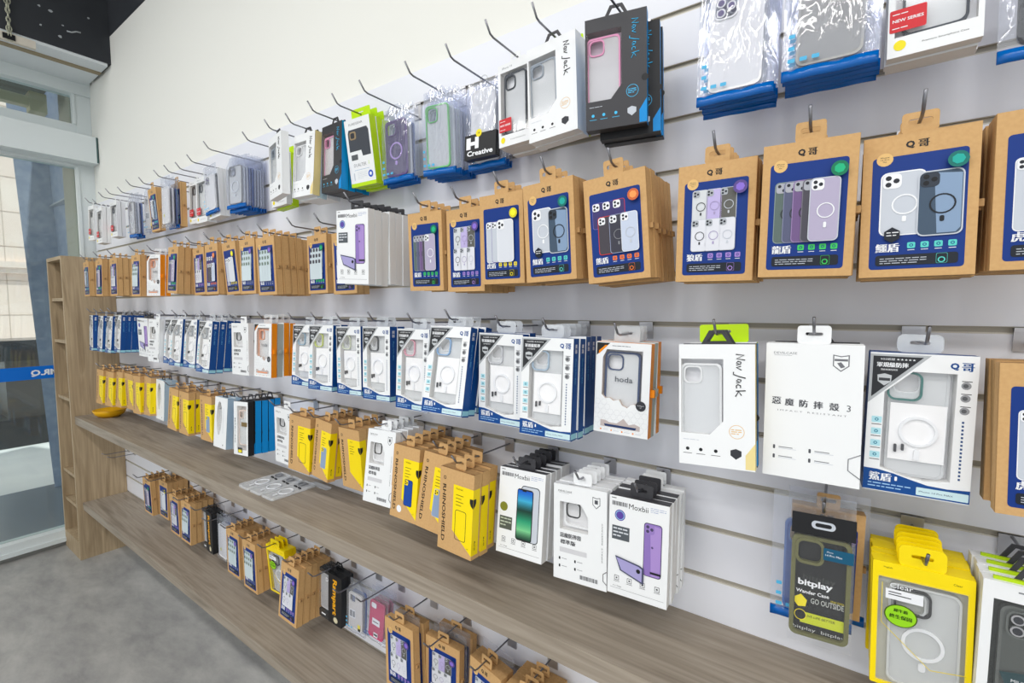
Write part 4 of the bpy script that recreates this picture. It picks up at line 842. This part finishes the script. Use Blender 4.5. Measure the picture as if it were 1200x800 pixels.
def place(stk):
    key, seq, x, y, z, yaw, roll, pit, w, h = stk
    row = int(key[0]); seq = seq.split('|'); rank = RANK[key]
    where = '%s stack from right, %s' % (ORD[rank], ROWN[row])
    rnd = random.Random(key)
    th = [THK[s.split(':')[0] if s != 'qbox' else 'q'] for s in seq]
    f = min(1.08, (-y - .009) / sum(th)); off = 0
    za = z + .0135
    peg(x, slotz(SLOT[row]) - (.02 if row == 5 else 0), za, min(-.198, y - .022) if row in (1, 2) else min(-.17, y - .018), 'steel peg hook of the ' + where)
    for i, kind in enumerate(seq):
        R, w0, h0 = make(kind, key)
        R['category'] = 'phone case pouch' if kind.startswith('bag') else 'phone case box'
        if kind.startswith('bag:'): d, b = 'clear pouch with ' + CASEC[kind[4:]], 'clear pouch with ' + CASEC[kind[4:]]
        elif kind == 'qbox': d, b = 'white blue box, %s ring inside' % QC.get(key, (0, 'grey'))[1], 'white and blue box'
        elif kind.startswith('rhino'): d, b = {'line': 'kraft box, yellow label with phone outline', 'blue': 'kraft box, yellow label with blue phone', 'grey': 'kraft box, yellow label with grey phone', 'none': 'kraft box, plain yellow label'}[kind[6:]], 'yellow labelled kraft box'
        else: d, b = KIND[kind]
        if len(seq) == 1: R['label'] = '%s, alone on %s hook from right, %s' % (d, ORD[rank], ROWN[row])
        elif i == 0: R['label'] = '%s, front of %s' % (d, where)
        else: R['label'] = '%s, %s from front in %s' % (b, ORD[i + 1], where)
        R['group'] = {'phone case pouch': 'phone case pouches', 'phone case box': 'phone case boxes'}[R['category']] + ' hanging in the ' + ROWN[row]
        ro = roll + (rnd.uniform(-.018, .018) if i else 0); ya = yaw; pi = pit * (1 if f >= 1 else .9); dz = rnd.uniform(-.0025, .0015) if i else 0
        if i == 0 or kind == seq[0]: sx, sz = w / w0, h / h0
        else: sx = sz = 1.0
        if key in ('5m', '5n'): sx, sz = .8, .78
        if key == '4c' and kind.startswith('k:'): sx, sz = .86, .9
        c, s = math.cos(ya), math.sin(ya)
        ex = Vector((c, s, 0)); n = Vector((s, -c, 0)); ez = Vector((0, 0, 1))
        ez2 = ez * math.cos(pi) + n * math.sin(pi); ex2 = ex * math.cos(ro) + ez2 * math.sin(ro); ez3 = -ex * math.sin(ro) + ez2 * math.cos(ro); ey = ez3.cross(ex2)
        M = Matrix((ex2, ey, ez3)).transposed().to_4x4(); M.translation = Vector((x + (rnd.uniform(-.0015, .0015) if i else 0), y + off, z + dz))
        R.matrix_world = M @ Matrix.Diagonal((sx, min(1.0, f), sz, 1))
        if key == '1e' and i: R.location.x += .012; R.location.z -= .011; R.location.y += .0045
        if key == '4c' and i: R.location.x += (.006 if kind[0] == 'k' else -.014 if kind == 'bag:blue' else .004)
        off += th[i] * f
RANK = {}
_rows = {}
for s_ in STK: _rows.setdefault(s_[0][0], []).append(s_)
for r_, L_ in _rows.items():
    for i_, s_ in enumerate(sorted(L_, key=lambda q: -q[2])): RANK[s_[0]] = i_ + 1
for s_ in STK: place(s_)

# ------------------------------------------------------------------ the setting
def struct(name, g, parent=None):
    o = g.obj(name, parent)
    if not parent: o['kind'] = 'structure'
    return o
def thing(o, label, cat, group=None):
    o['label'] = label; o['category'] = cat
    if group: o['group'] = group
    return o
CREAM = mat('cream_paint', (238, 238, 232), .75); PANEL = mat('white_laminate', (234, 236, 244), .35); GRV = mat('groove_inlay', (176, 170, 158), .5); LIP = mat('groove_lip', (214, 210, 200), .35)
BLKP = noisy('black_paint', (46, 49, 54), (60, 63, 68), nscale=3, rough=.6, lo=.3, hi=.7); FRAME = mat('white_frame', (214, 222, 224), .35)
X0, X1, YB = -3.95, 3.2, -4.6
FLOOR = mat('concrete_floor', (150, 150, 150), .42)
n, l = nodes(FLOOR); b = n['Principled BSDF']; tc = n.new('ShaderNodeTexCoord')
mp = n.new('ShaderNodeMapping'); mp.inputs['Rotation'].default_value = (0, 0, .5); mp.inputs['Scale'].default_value = (1, 2.2, 1)
nz = n.new('ShaderNodeTexNoise'); nz.inputs['Scale'].default_value = 3.4; nz.inputs['Detail'].default_value = 10; nz.inputs['Roughness'].default_value = .68; nz.inputs['Distortion'].default_value = .15
cr = n.new('ShaderNodeValToRGB'); cr.color_ramp.elements[0].position = .32; cr.color_ramp.elements[1].position = .68
cr.color_ramp.elements[0].color = lin((138, 138, 138)); cr.color_ramp.elements[1].color = lin((178, 177, 174))
l.new(tc.outputs['Object'], mp.inputs[0]); l.new(mp.outputs[0], nz.inputs['Vector']); l.new(nz.outputs['Fac'], cr.inputs[0]); l.new(cr.outputs[0], b.inputs['Base Color'])
g = G(); g.box(X0, X1, YB, .2, -.05, 0, FLOOR); struct('floor', g)
g = G(); g.box(X0 - .15, X1, .016, .2, 0, 3.04, CREAM); g.box(X0 - .15, X1, .016, .2, 3.04, 3.7, BLKP); struct('wall_back', g)
g = G(); g.box(-3.52, X1, YB, .2, 3.7, 3.8, BLKP); struct('ceiling', g)
g = G(); g.box(-3.85, -3.52, YB, .016, 2.885, 3.75, BLKP); 
rn = random.Random(5); CH = flat((170, 176, 180))
for k in range(26):
    y_, z_ = rn.uniform(-1.1, -.05), rn.uniform(2.93, 3.3); r_ = rn.uniform(.003, .008)
    g.add([(-3.5185, y_ + r_ * math.cos(t) * rn.uniform(.6, 1.5), z_ + r_ * math.sin(t)) for t in (0, 1, 2, 3.1, 4, 5.1)], [(0, 1, 2, 3, 4, 5)], CH)
pts = [(-.17, 2.985), (-.15, 2.987), (-.13, 3.0), (-.112, 3.003)]
g.tube([(-3.518, y, z) for y, z in pts], .004, CH, 6); struct('ceiling_beam', g)
g = G(); SW = mat('soffit_white', (214, 220, 224), .5); g.box(-3.64, -3.525, YB, .0, 2.868, 2.886, SW); g.box(-3.68, -3.64, YB, .0, 2.862, 2.884, mat('soffit_tan', (150, 138, 112), .6)); g.box(-3.9, -3.68, YB, .0, 2.866, 2.884, SW); struct('trim_1', g)
# slatted panel
g = G(); zt = 2.135; bw = .0055
ks = list(range(-13, 7)); zs = [slotz(k) for k in ks]
PX0 = -3.93
def board(za, zb): g.box(PX0, X1 - .01, 0, .014, za, zb, PANEL)
board(zs[-1] + bw, zt); board(.06, zs[0] - bw)
for a_, b_ in zip(zs[:-1], zs[1:]): board(a_ + bw, b_ - bw)
for z_ in zs:
    g.box(PX0, X1 - .01, .005, .0145, z_ - bw, z_ + bw, GRV); g.box(PX0, X1 - .01, .0005, .006, z_ - bw, z_ - bw + .0022, LIP); g.box(PX0, X1 - .01, .0005, .006, z_ + bw - .0012, z_ + bw, GRV)
g.box(PX0, X1 - .01, .0145, .0155, .06, zt, PANEL)
o = g.obj('slatted_display_panel'); thing(o, 'white slatted display panel with dark horizontal grooves covering the long wall', 'wall panel')
# shelves
SH = wood('grey_oak', (150, 139, 125), (164, 153, 139), (138, 127, 113), 0)
OAK = wood('pale_oak', (168, 148, 120), (184, 164, 134), (154, 134, 106), 2)
for z_, t_, y_, nm in ((.857, .046, -.223, 'upper'), (.342, .042, -.212, 'lower')):
    g = G(); g.box(-3.611, X1 - .02, y_, -.0005, z_ - t_, z_, SH); o = g.obj('long_shelf'); thing(o, 'long grey oak wall shelf, the %s one of two' % nm, 'shelf', 'long shelves under the slatted panel')
    m_ = o.modifiers.new('b', 'BEVEL'); m_.width = .0015; m_.segments = 2
# shelf cabinet beside the window
R = pack('narrow_shelf_cabinet'); thing(R, 'tall narrow oak shelf cabinet standing beside the glass door', 'cabinet'); R.location = (-3.77, -.12, 0)
def part(nm, *bx, m=OAK):
    g = G(); g.box(*[v - (-3.77 if i < 2 else (-.12 if i < 4 else 0)) for i, v in enumerate(bx)], m); o = g.obj(nm, R); q = o.modifiers.new('b', 'BEVEL'); q.width = .001; return o
part('side_panel', -3.632, -3.612, -.237, -.0015, 0, 1.776); part('side_panel', -3.936, -3.916, -.237, -.0015, 0, 1.776)
part('top_panel', -3.916, -3.632, -.237, -.0015, 1.756, 1.776); part('back_panel', -3.916, -3.632, -.010, -.0015, .02, 1.756)
for z_ in (1.54, 1.295, .955, .50, .318): part('shelf_board', -3.916, -3.632, -.228, -.0105, z_ - .018, z_)
part('bottom_panel', -3.916, -3.632, -.237, -.0015, .0, .105)
# left end: glazed shop front in plane x = X0
GL = film('window_glass', (238, 246, 246), .97, .02)
g = G()
g.box(X0 - .1, X0, YB, .016, 0, .03, mat('sill_grey', (150, 152, 150), .5)); g.box(X0 - .08, X0 + .02, YB, .012, .03, .1, FRAME); g.box(X0 - .06, X0 + .035, YB, .012, .03, .055, FRAME)
g.box(X0 - .08, X0, YB, .016, 2.36, 2.62, FRAME); g.box(X0 - .08, X0 + .02, YB, .016, 2.8, 2.96, FRAME); g.box(X0 - .06, X0 + .05, YB, .012, 2.87, 2.9, FRAME)
g.box(X0 - .078, X0 + .004, -.06, .0155, .101, 2.899, FRAME); g.box(X0 - .02, X0 + .012, -.075, -.06, .1, 2.36, FRAME); g.box(X0 - .02, X0 + .012, -.075, -.06, 2.62, 2.8, FRAME)
for y_ in (-1.3, -2.6, -3.9): g.box(X0 - .08, X0, y_ - .03, y_ + .03, .1, 2.9, FRAME)
R = struct('window_1', g)
p = G(); p.box(X0 - .045, X0 - .039, YB, -.06, .1, 2.36, GL); p.box(X0 - .045, X0 - .039, YB, -.06, 2.62, 2.8, GL); o = p.obj('glass_pane', R)
g = G(); g.box(X0 + .001, -3.83, YB, .012, 2.376, 2.536, FRAME); g.box(-3.8299, -3.8292, .004, .0125, 2.38, 2.535, flat((70, 96, 96))); struct('trim_2', g)
# blue band stuck on the glass, lettering meant to be read from outside
g = G(); xg = X0 - .0385; DB = mat('band_blue', (0, 110, 214), .4)
g.box(xg, xg + .0006, -4.5, -.075, 1.052, 1.13, DB)
vs, fs, W, H = text_geo('MR.Q', .04); k = .042 / H
g.add([(xg + .0012, -.268 - x * k * 1.12, 1.088 + y * k) for x, y in vs], fs, flat((236, 242, 250)))
o = g.obj('door_glass_band'); thing(o, 'blue band with mirrored white lettering stuck across the shop window', 'window sticker')
# chain hanging at the beam
R = pack('hanging_chain'); R.location = (-3.5, -.395, 2.83); thing(R, 'double pale steel chain hanging in front of the black beam', 'chain'); CHM = mat('chain_zinc', (176, 178, 160), .45, .6)
for q in range(2):
    nlk = 14
    for k in range(nlk):
        g = G(); zc = .012 + k * .0225; xx = (-.004 + .012 * (k / nlk)) * (1 if q else -1); pts = []
        for t in range(10):
            a_ = 2 * PI * t / 10; u_, v_ = .0065 * math.cos(a_), .0145 * math.sin(a_)
            pts.append((0 + (u_ if k % 2 else 0), xx * 1.6 + (0 if k % 2 else u_), zc + v_))
        g.tube(pts, .0024, CHM, 6, closed=True); g.obj('chain_link', R)
R = pack('chain_bracket'); R.location = (-3.5, -.39, 2.84); thing(R, 'small white bracket holding the chain under the beam', 'bracket')
g = G(); g.box(-.02, .0, -.05, .09, -.012, .026, mat('bracket_cream', (206, 200, 188), .6)); g.box(.0, .004, -.03, .015, -.006, .02, BLK); g.obj('plate', R)
# outside
GRAN = noisy('blue_granite', (152, 164, 190), (172, 182, 204), nscale=18, rough=.25, detail=3); 
g = G()
def slab(q, m): g.add(q, [(0, 1, 2, 3)], m)
b0 = [(-5.45, -.03), (-5.0, .12), (-5.0, .9), (-5.9, .9)]
A0, A1 = (-5.3, -.045), (-5.3, -.15)
vs = [(-5.3, -.03, 0), (-5.28, .14, 0), (-4.2, .14, 0), (-4.2, .6, 0), (-5.6, .6, 0), (-5.3, -.165, 3.4), (-5.28, .04, 3.4), (-4.2, .14, 3.4), (-4.2, .6, 3.4), (-5.6, .6, 3.4)]
g.add(vs, [(0, 1, 6, 5), (1, 2, 7, 6), (2, 3, 8, 7), (3, 4, 9, 8), (4, 0, 5, 9), (5, 6, 7, 8, 9)], GRAN)
JN = flat((176, 180, 190)); JD = flat((84, 88, 100))
g.box(-4.2005, -4.199, .14, .6, 0, 3.4, JD)
for z_ in (1.13, 2.3): g.box(-5.285, -4.2, .05 + .02 * (z_ < 2), .16, z_, z_ + .012, JN)
struct('outside_pillar', g)
g = G(); g.box(-4.32, -4.06, -.058, .1, 0, 3.2, mat('beige_render', (176, 172, 158), .7)); struct('outside_wall', g)
g = G(); g.box(-5.0, -4.06, -8, -.06, 2.98, 3.2, mat('canopy_concrete', (96, 100, 88), .8)); g.box(-4.36, -4.30, -8, -.14, 2.77, 2.83, mat('beige_pipe', (206, 200, 170), .5)); g.box(-4.38, -4.28, -.2, -.12, 2.74, 2.86, mat('beige_pipe', (206, 200, 170), .5)); struct('outside_canopy_beam', g)
g = G(); PAVE = noisy('light_paving', (226, 226, 226), (238, 237, 234), nscale=3, rough=.8); DK = mat('dark_tile', (128, 136, 146), .2)
g.box(-5.42, -4.03, -8, 1.5, -.06, -.002, DK); g.box(-20, -5.42, -14, 9, -.06, -.004, PAVE)
for k in range(8): g.box(-20, -5.42, -6 + k * 1.1, -5.99 + k * 1.1, -.0045, -.003, flat((200, 200, 200)))
struct('outside_pavement', g)
g = G(); FAC = noisy('pale_stone', (236, 214, 202), (242, 224, 212), nscale=2, rough=.8); g.box(-9.6, -9, -9, 6, 0, 7, FAC)
for k in range(14): g.box(-9.01, -8.995, -9, 6, .5 + k * .45, .506 + k * .45, flat((196, 178, 164)))
for k in range(24): g.box(-9.01, -8.995, -9 + k * .62, -8.994 + k * .62, 0, 7, flat((200, 184, 170)))
g.box(-9, -8.9, -9, 6, 2.02, 2.1, FAC); g.box(-9, -8.93, -9, 6, 1.95, 2.02, FAC)
for k in range(5): g.box(-9, -8.95, -5 + k * 1.9, -4.4 + k * 1.9, 1.5, 1.95, FAC)
struct('outside_building', g)
R = pack('street_planter'); R.location = (-7.6, .62, 0); thing(R, 'dark stone planter block on the pavement outside the window', 'planter')
g = G(); g.box(-.3, .3, -.62, .5, .0, .92, mat('dark_stone', (66, 64, 62), .3)); g.box(-.33, .33, -.66, .54, .92, 1.14, mat('black_stone', (26, 32, 36), .2)); g.box(-.33, .4, -.75, .5, .0, .3, mat('black_stone', (26, 32, 36), .2)); g.obj('block', R)
g = G(); rn = random.Random(2); LF = noisy('shrub_green', (110, 140, 90), (150, 176, 120), nscale=9)
for k in range(240):
    a_, b_, r_ = rn.uniform(0, 6.28), rn.uniform(0, 1.5), rn.uniform(.1, .24); cx, cy, cz = r_ * math.cos(a_) * math.cos(b_), .1 + r_ * math.sin(a_) * math.cos(b_), 1.14 + 1.5 * r_ * math.sin(b_)
    q = .035; d1 = Vector((rn.uniform(-1, 1), rn.uniform(-1, 1), rn.uniform(-1, 1))).normalized() * q; d2 = Vector((rn.uniform(-1, 1), rn.uniform(-1, 1), rn.uniform(-1, 1))).normalized() * q * .5; c_ = Vector((cx, cy, cz))
    g.add([c_ - d1, c_ + d2, c_ + d1, c_ - d2], [(0, 1, 2, 3)], LF)
g.obj('leaves', R)
R = pack('parked_car'); R.location = (-8.45, -1.0, 0); thing(R, 'white parked car on the street beyond the shop window', 'car')
g = G(); CW = mat('car_white', (232, 234, 236), .2)
prof = [(-1.9, .3), (-1.95, .75), (-1.3, .85), (-.9, 1.35), (.7, 1.38), (1.3, .92), (1.95, .82), (1.98, .3)]
g.add([(.4, y, z) for y, z in prof] + [(-.5, y, z) for y, z in prof], [tuple(range(8)), tuple(range(15, 7, -1))] + [(k, k + 8, (k + 1) % 8 + 8, (k + 1) % 8) for k in range(8)], CW); g.obj('body', R)
g = G(); g.box(.401, .404, -.8, -.05, .92, 1.28, mat('car_glass', (40, 46, 52), .1)); g.box(.401, .404, .02, .9, .92, 1.28, mat('car_glass', (40, 46, 52), .1)); g.obj('side_glass', R)
for y_ in (-1.25, 1.25):
    g = G(); K = 18; g.tube([(.2, y_, .32), (.42, y_, .32)], .32, mat('tyre', (28, 28, 30), .7), 20); g.obj('wheel', R)

# ------------------------------------------------------------------ small things on the upper shelf
for k in range(3):
    R = pack('clear_phone_case'); R.location = (-1.667 + k * .077, -.123, .858); R.rotation_euler = (0, 0, -.03 + .012 * k)
    thing(R, ['clear phone case with white ring lying on shelf, closest to the window', 'clear phone case with white ring lying on shelf, middle of three', 'clear phone case with white ring lying on shelf, farthest from the window'][k], 'phone case', 'clear phone cases lying on the upper shelf')
    g = G(); o_ = rrpts(-.0365, -.078, .0365, .078, .009, 5); i_ = rrpts(-.034, -.0755, .034, .0755, .008, 5)
    def flat3(fn): return fn
    gg = G(); gg.frame(o_, i_, 0, .008, CASEM); gg.prism(i_, 0, .0015, CASEM)
    gg.v = [(x, z, y) for x, y, z in gg.v]; gg.obj('clear_shell', R)
    gg = G(); K = 28; c0 = -.012; rr = .024
    O = [(rr * math.cos(2 * PI * q / K), c0 + rr * math.sin(2 * PI * q / K)) for q in range(K)]; I = [(rr * .86 * math.cos(2 * PI * q / K), c0 + rr * .86 * math.sin(2 * PI * q / K)) for q in range(K)]
    gg.frame(O, I, .003, .006, W_); gg.prism(rrpts(-.0025, -.056, .0025, -.04, .002), .003, .006, W_); gg.v = [(x, z, y) for x, y, z in gg.v]; gg.obj('magnet_ring', R)
    gg = G(); gg.prism(rrpts(-.024, .03, -.008, .034, .001), .003, .007, BLK); gg.prism(rrpts(.004, .028, .02, .032, .001), .003, .007, BLK); gg.frame(rrpts(-.026, .042, -.0, .068, .008), rrpts(-.024, .044, -.002, .066, .007), .003, .007, MG); gg.v = [(x, z, y) for x, y, z in gg.v]; gg.obj('camera_ring', R)
R = pack('clear_plastic_strap'); R.location = (-1.475, -.035, .858); thing(R, 'clear plastic strap lying behind the clear phone cases on the shelf', 'strap')
gg = G(); gg.prism(rrpts(-.045, -.012, .06, .012, .011, 5), 0, .003, CASEM); gg.v = [(x, z, y) for x, y, z in gg.v]; gg.obj('strap_body', R)
R = pack('yellow_dish'); R.location = (-3.44, -.105, .8575); thing(R, 'round orange-yellow dish standing on the upper shelf near the oak cabinet', 'dish')
gg = G(); DY = mat('dish_yellow', (226, 170, 10), .3); prof = [(.0, 0), (.045, 0), (.068, .018), (.078, .042), (.075, .043), (.064, .02), (.043, .004), (0, .004)]; K = 28; vs = []; fs = []
for r_, z_ in prof: vs += [(r_ * math.cos(2 * PI * q / K), r_ * math.sin(2 * PI * q / K), z_) for q in range(K)]
for i_ in range(len(prof) - 1):
    for q in range(K): fs.append((i_ * K + q, i_ * K + (q + 1) % K, (i_ + 1) * K + (q + 1) % K, (i_ + 1) * K + q))
gg.add(vs, fs, DY, True); gg.obj('bowl_body', R)
# two empty hooks by the cabinet under the upper shelf, and three more where the photo shows them
for x_, lb in ((-3.545, 'empty double wire hook under the shelf beside the oak cabinet'), (-3.44, 'empty hook under the shelf, second from the oak cabinet')):
    peg(x_, .635, .612, -.13, lb, up=.008)

# ------------------------------------------------------------------ light and camera
w = bpy.data.worlds.new('w'); bpy.context.scene.world = w; w.use_nodes = True
bg = w.node_tree.nodes['Background']; bg.inputs[0].default_value = (.93, .97, 1.0, 1); bg.inputs[1].default_value = 1.05
def area(x, y, z, sx, sy, e, col=(1, .985, .96), rot=(0, 0, 0)):
    L = bpy.data.lights.new('ceiling_strip_light', 'AREA'); L.shape = 'RECTANGLE'; L.size = sx; L.size_y = sy; L.energy = e; L.color = col
    o = bpy.data.objects.new('ceiling_strip_light', L); C.objects.link(o); o.location = (x, y, z); o.rotation_euler = rot; return o
for x_ in (-2.6, -1.0, .6, 2.2):
    area(x_, -1.9, 3.6, 1.2, .25, 22)
    area(x_, -3.6, 3.6, 1.2, .25, 30)
L = bpy.data.lights.new('sun', 'SUN'); L.energy = 3.2; L.angle = .02; L.color = (1, .96, .9); o = bpy.data.objects.new('sun', L); C.objects.link(o)
o.rotation_euler = Vector((1, .3, 2.2)).to_track_quat('Z', 'Y').to_euler()
g = G(); g.box(X1, X1 + .1, YB, .2, 0, 3.8, CREAM); struct('wall_right', g)
cam = bpy.data.cameras.new('camera'); co = bpy.data.objects.new('camera', cam); C.objects.link(co)
yaw_, pit_, rol_ = 6.13755440e-01, 6.93321205e-02, -1.21692652e-03
fw = Vector((-math.sin(yaw_) * math.cos(pit_), math.cos(yaw_) * math.cos(pit_), -math.sin(pit_))); rt = Vector((math.cos(yaw_), math.sin(yaw_), 0)); up = rt.cross(fw)
r2 = rt * math.cos(rol_) + up * math.sin(rol_); u2 = -rt * math.sin(rol_) + up * math.cos(rol_)
M = Matrix((r2, u2, -fw)).transposed().to_4x4(); M.translation = Vector((0, -.958683705, 1.474)); co.matrix_world = M
cam.sensor_width = 36; cam.lens = 36 * 551.0096 / 1200; cam.clip_start = .02
S_ = bpy.context.scene; S_.camera = co
S_.view_settings.view_transform = 'Standard'; S_.view_settings.look = 'None'; S_.view_settings.gamma = 1; S_.view_settings.exposure = 0.0
S_.view_settings.use_curve_mapping = False
S_.cycles.max_bounces = 12; S_.cycles.transparent_max_bounces = 32; S_.cycles.use_denoising = True
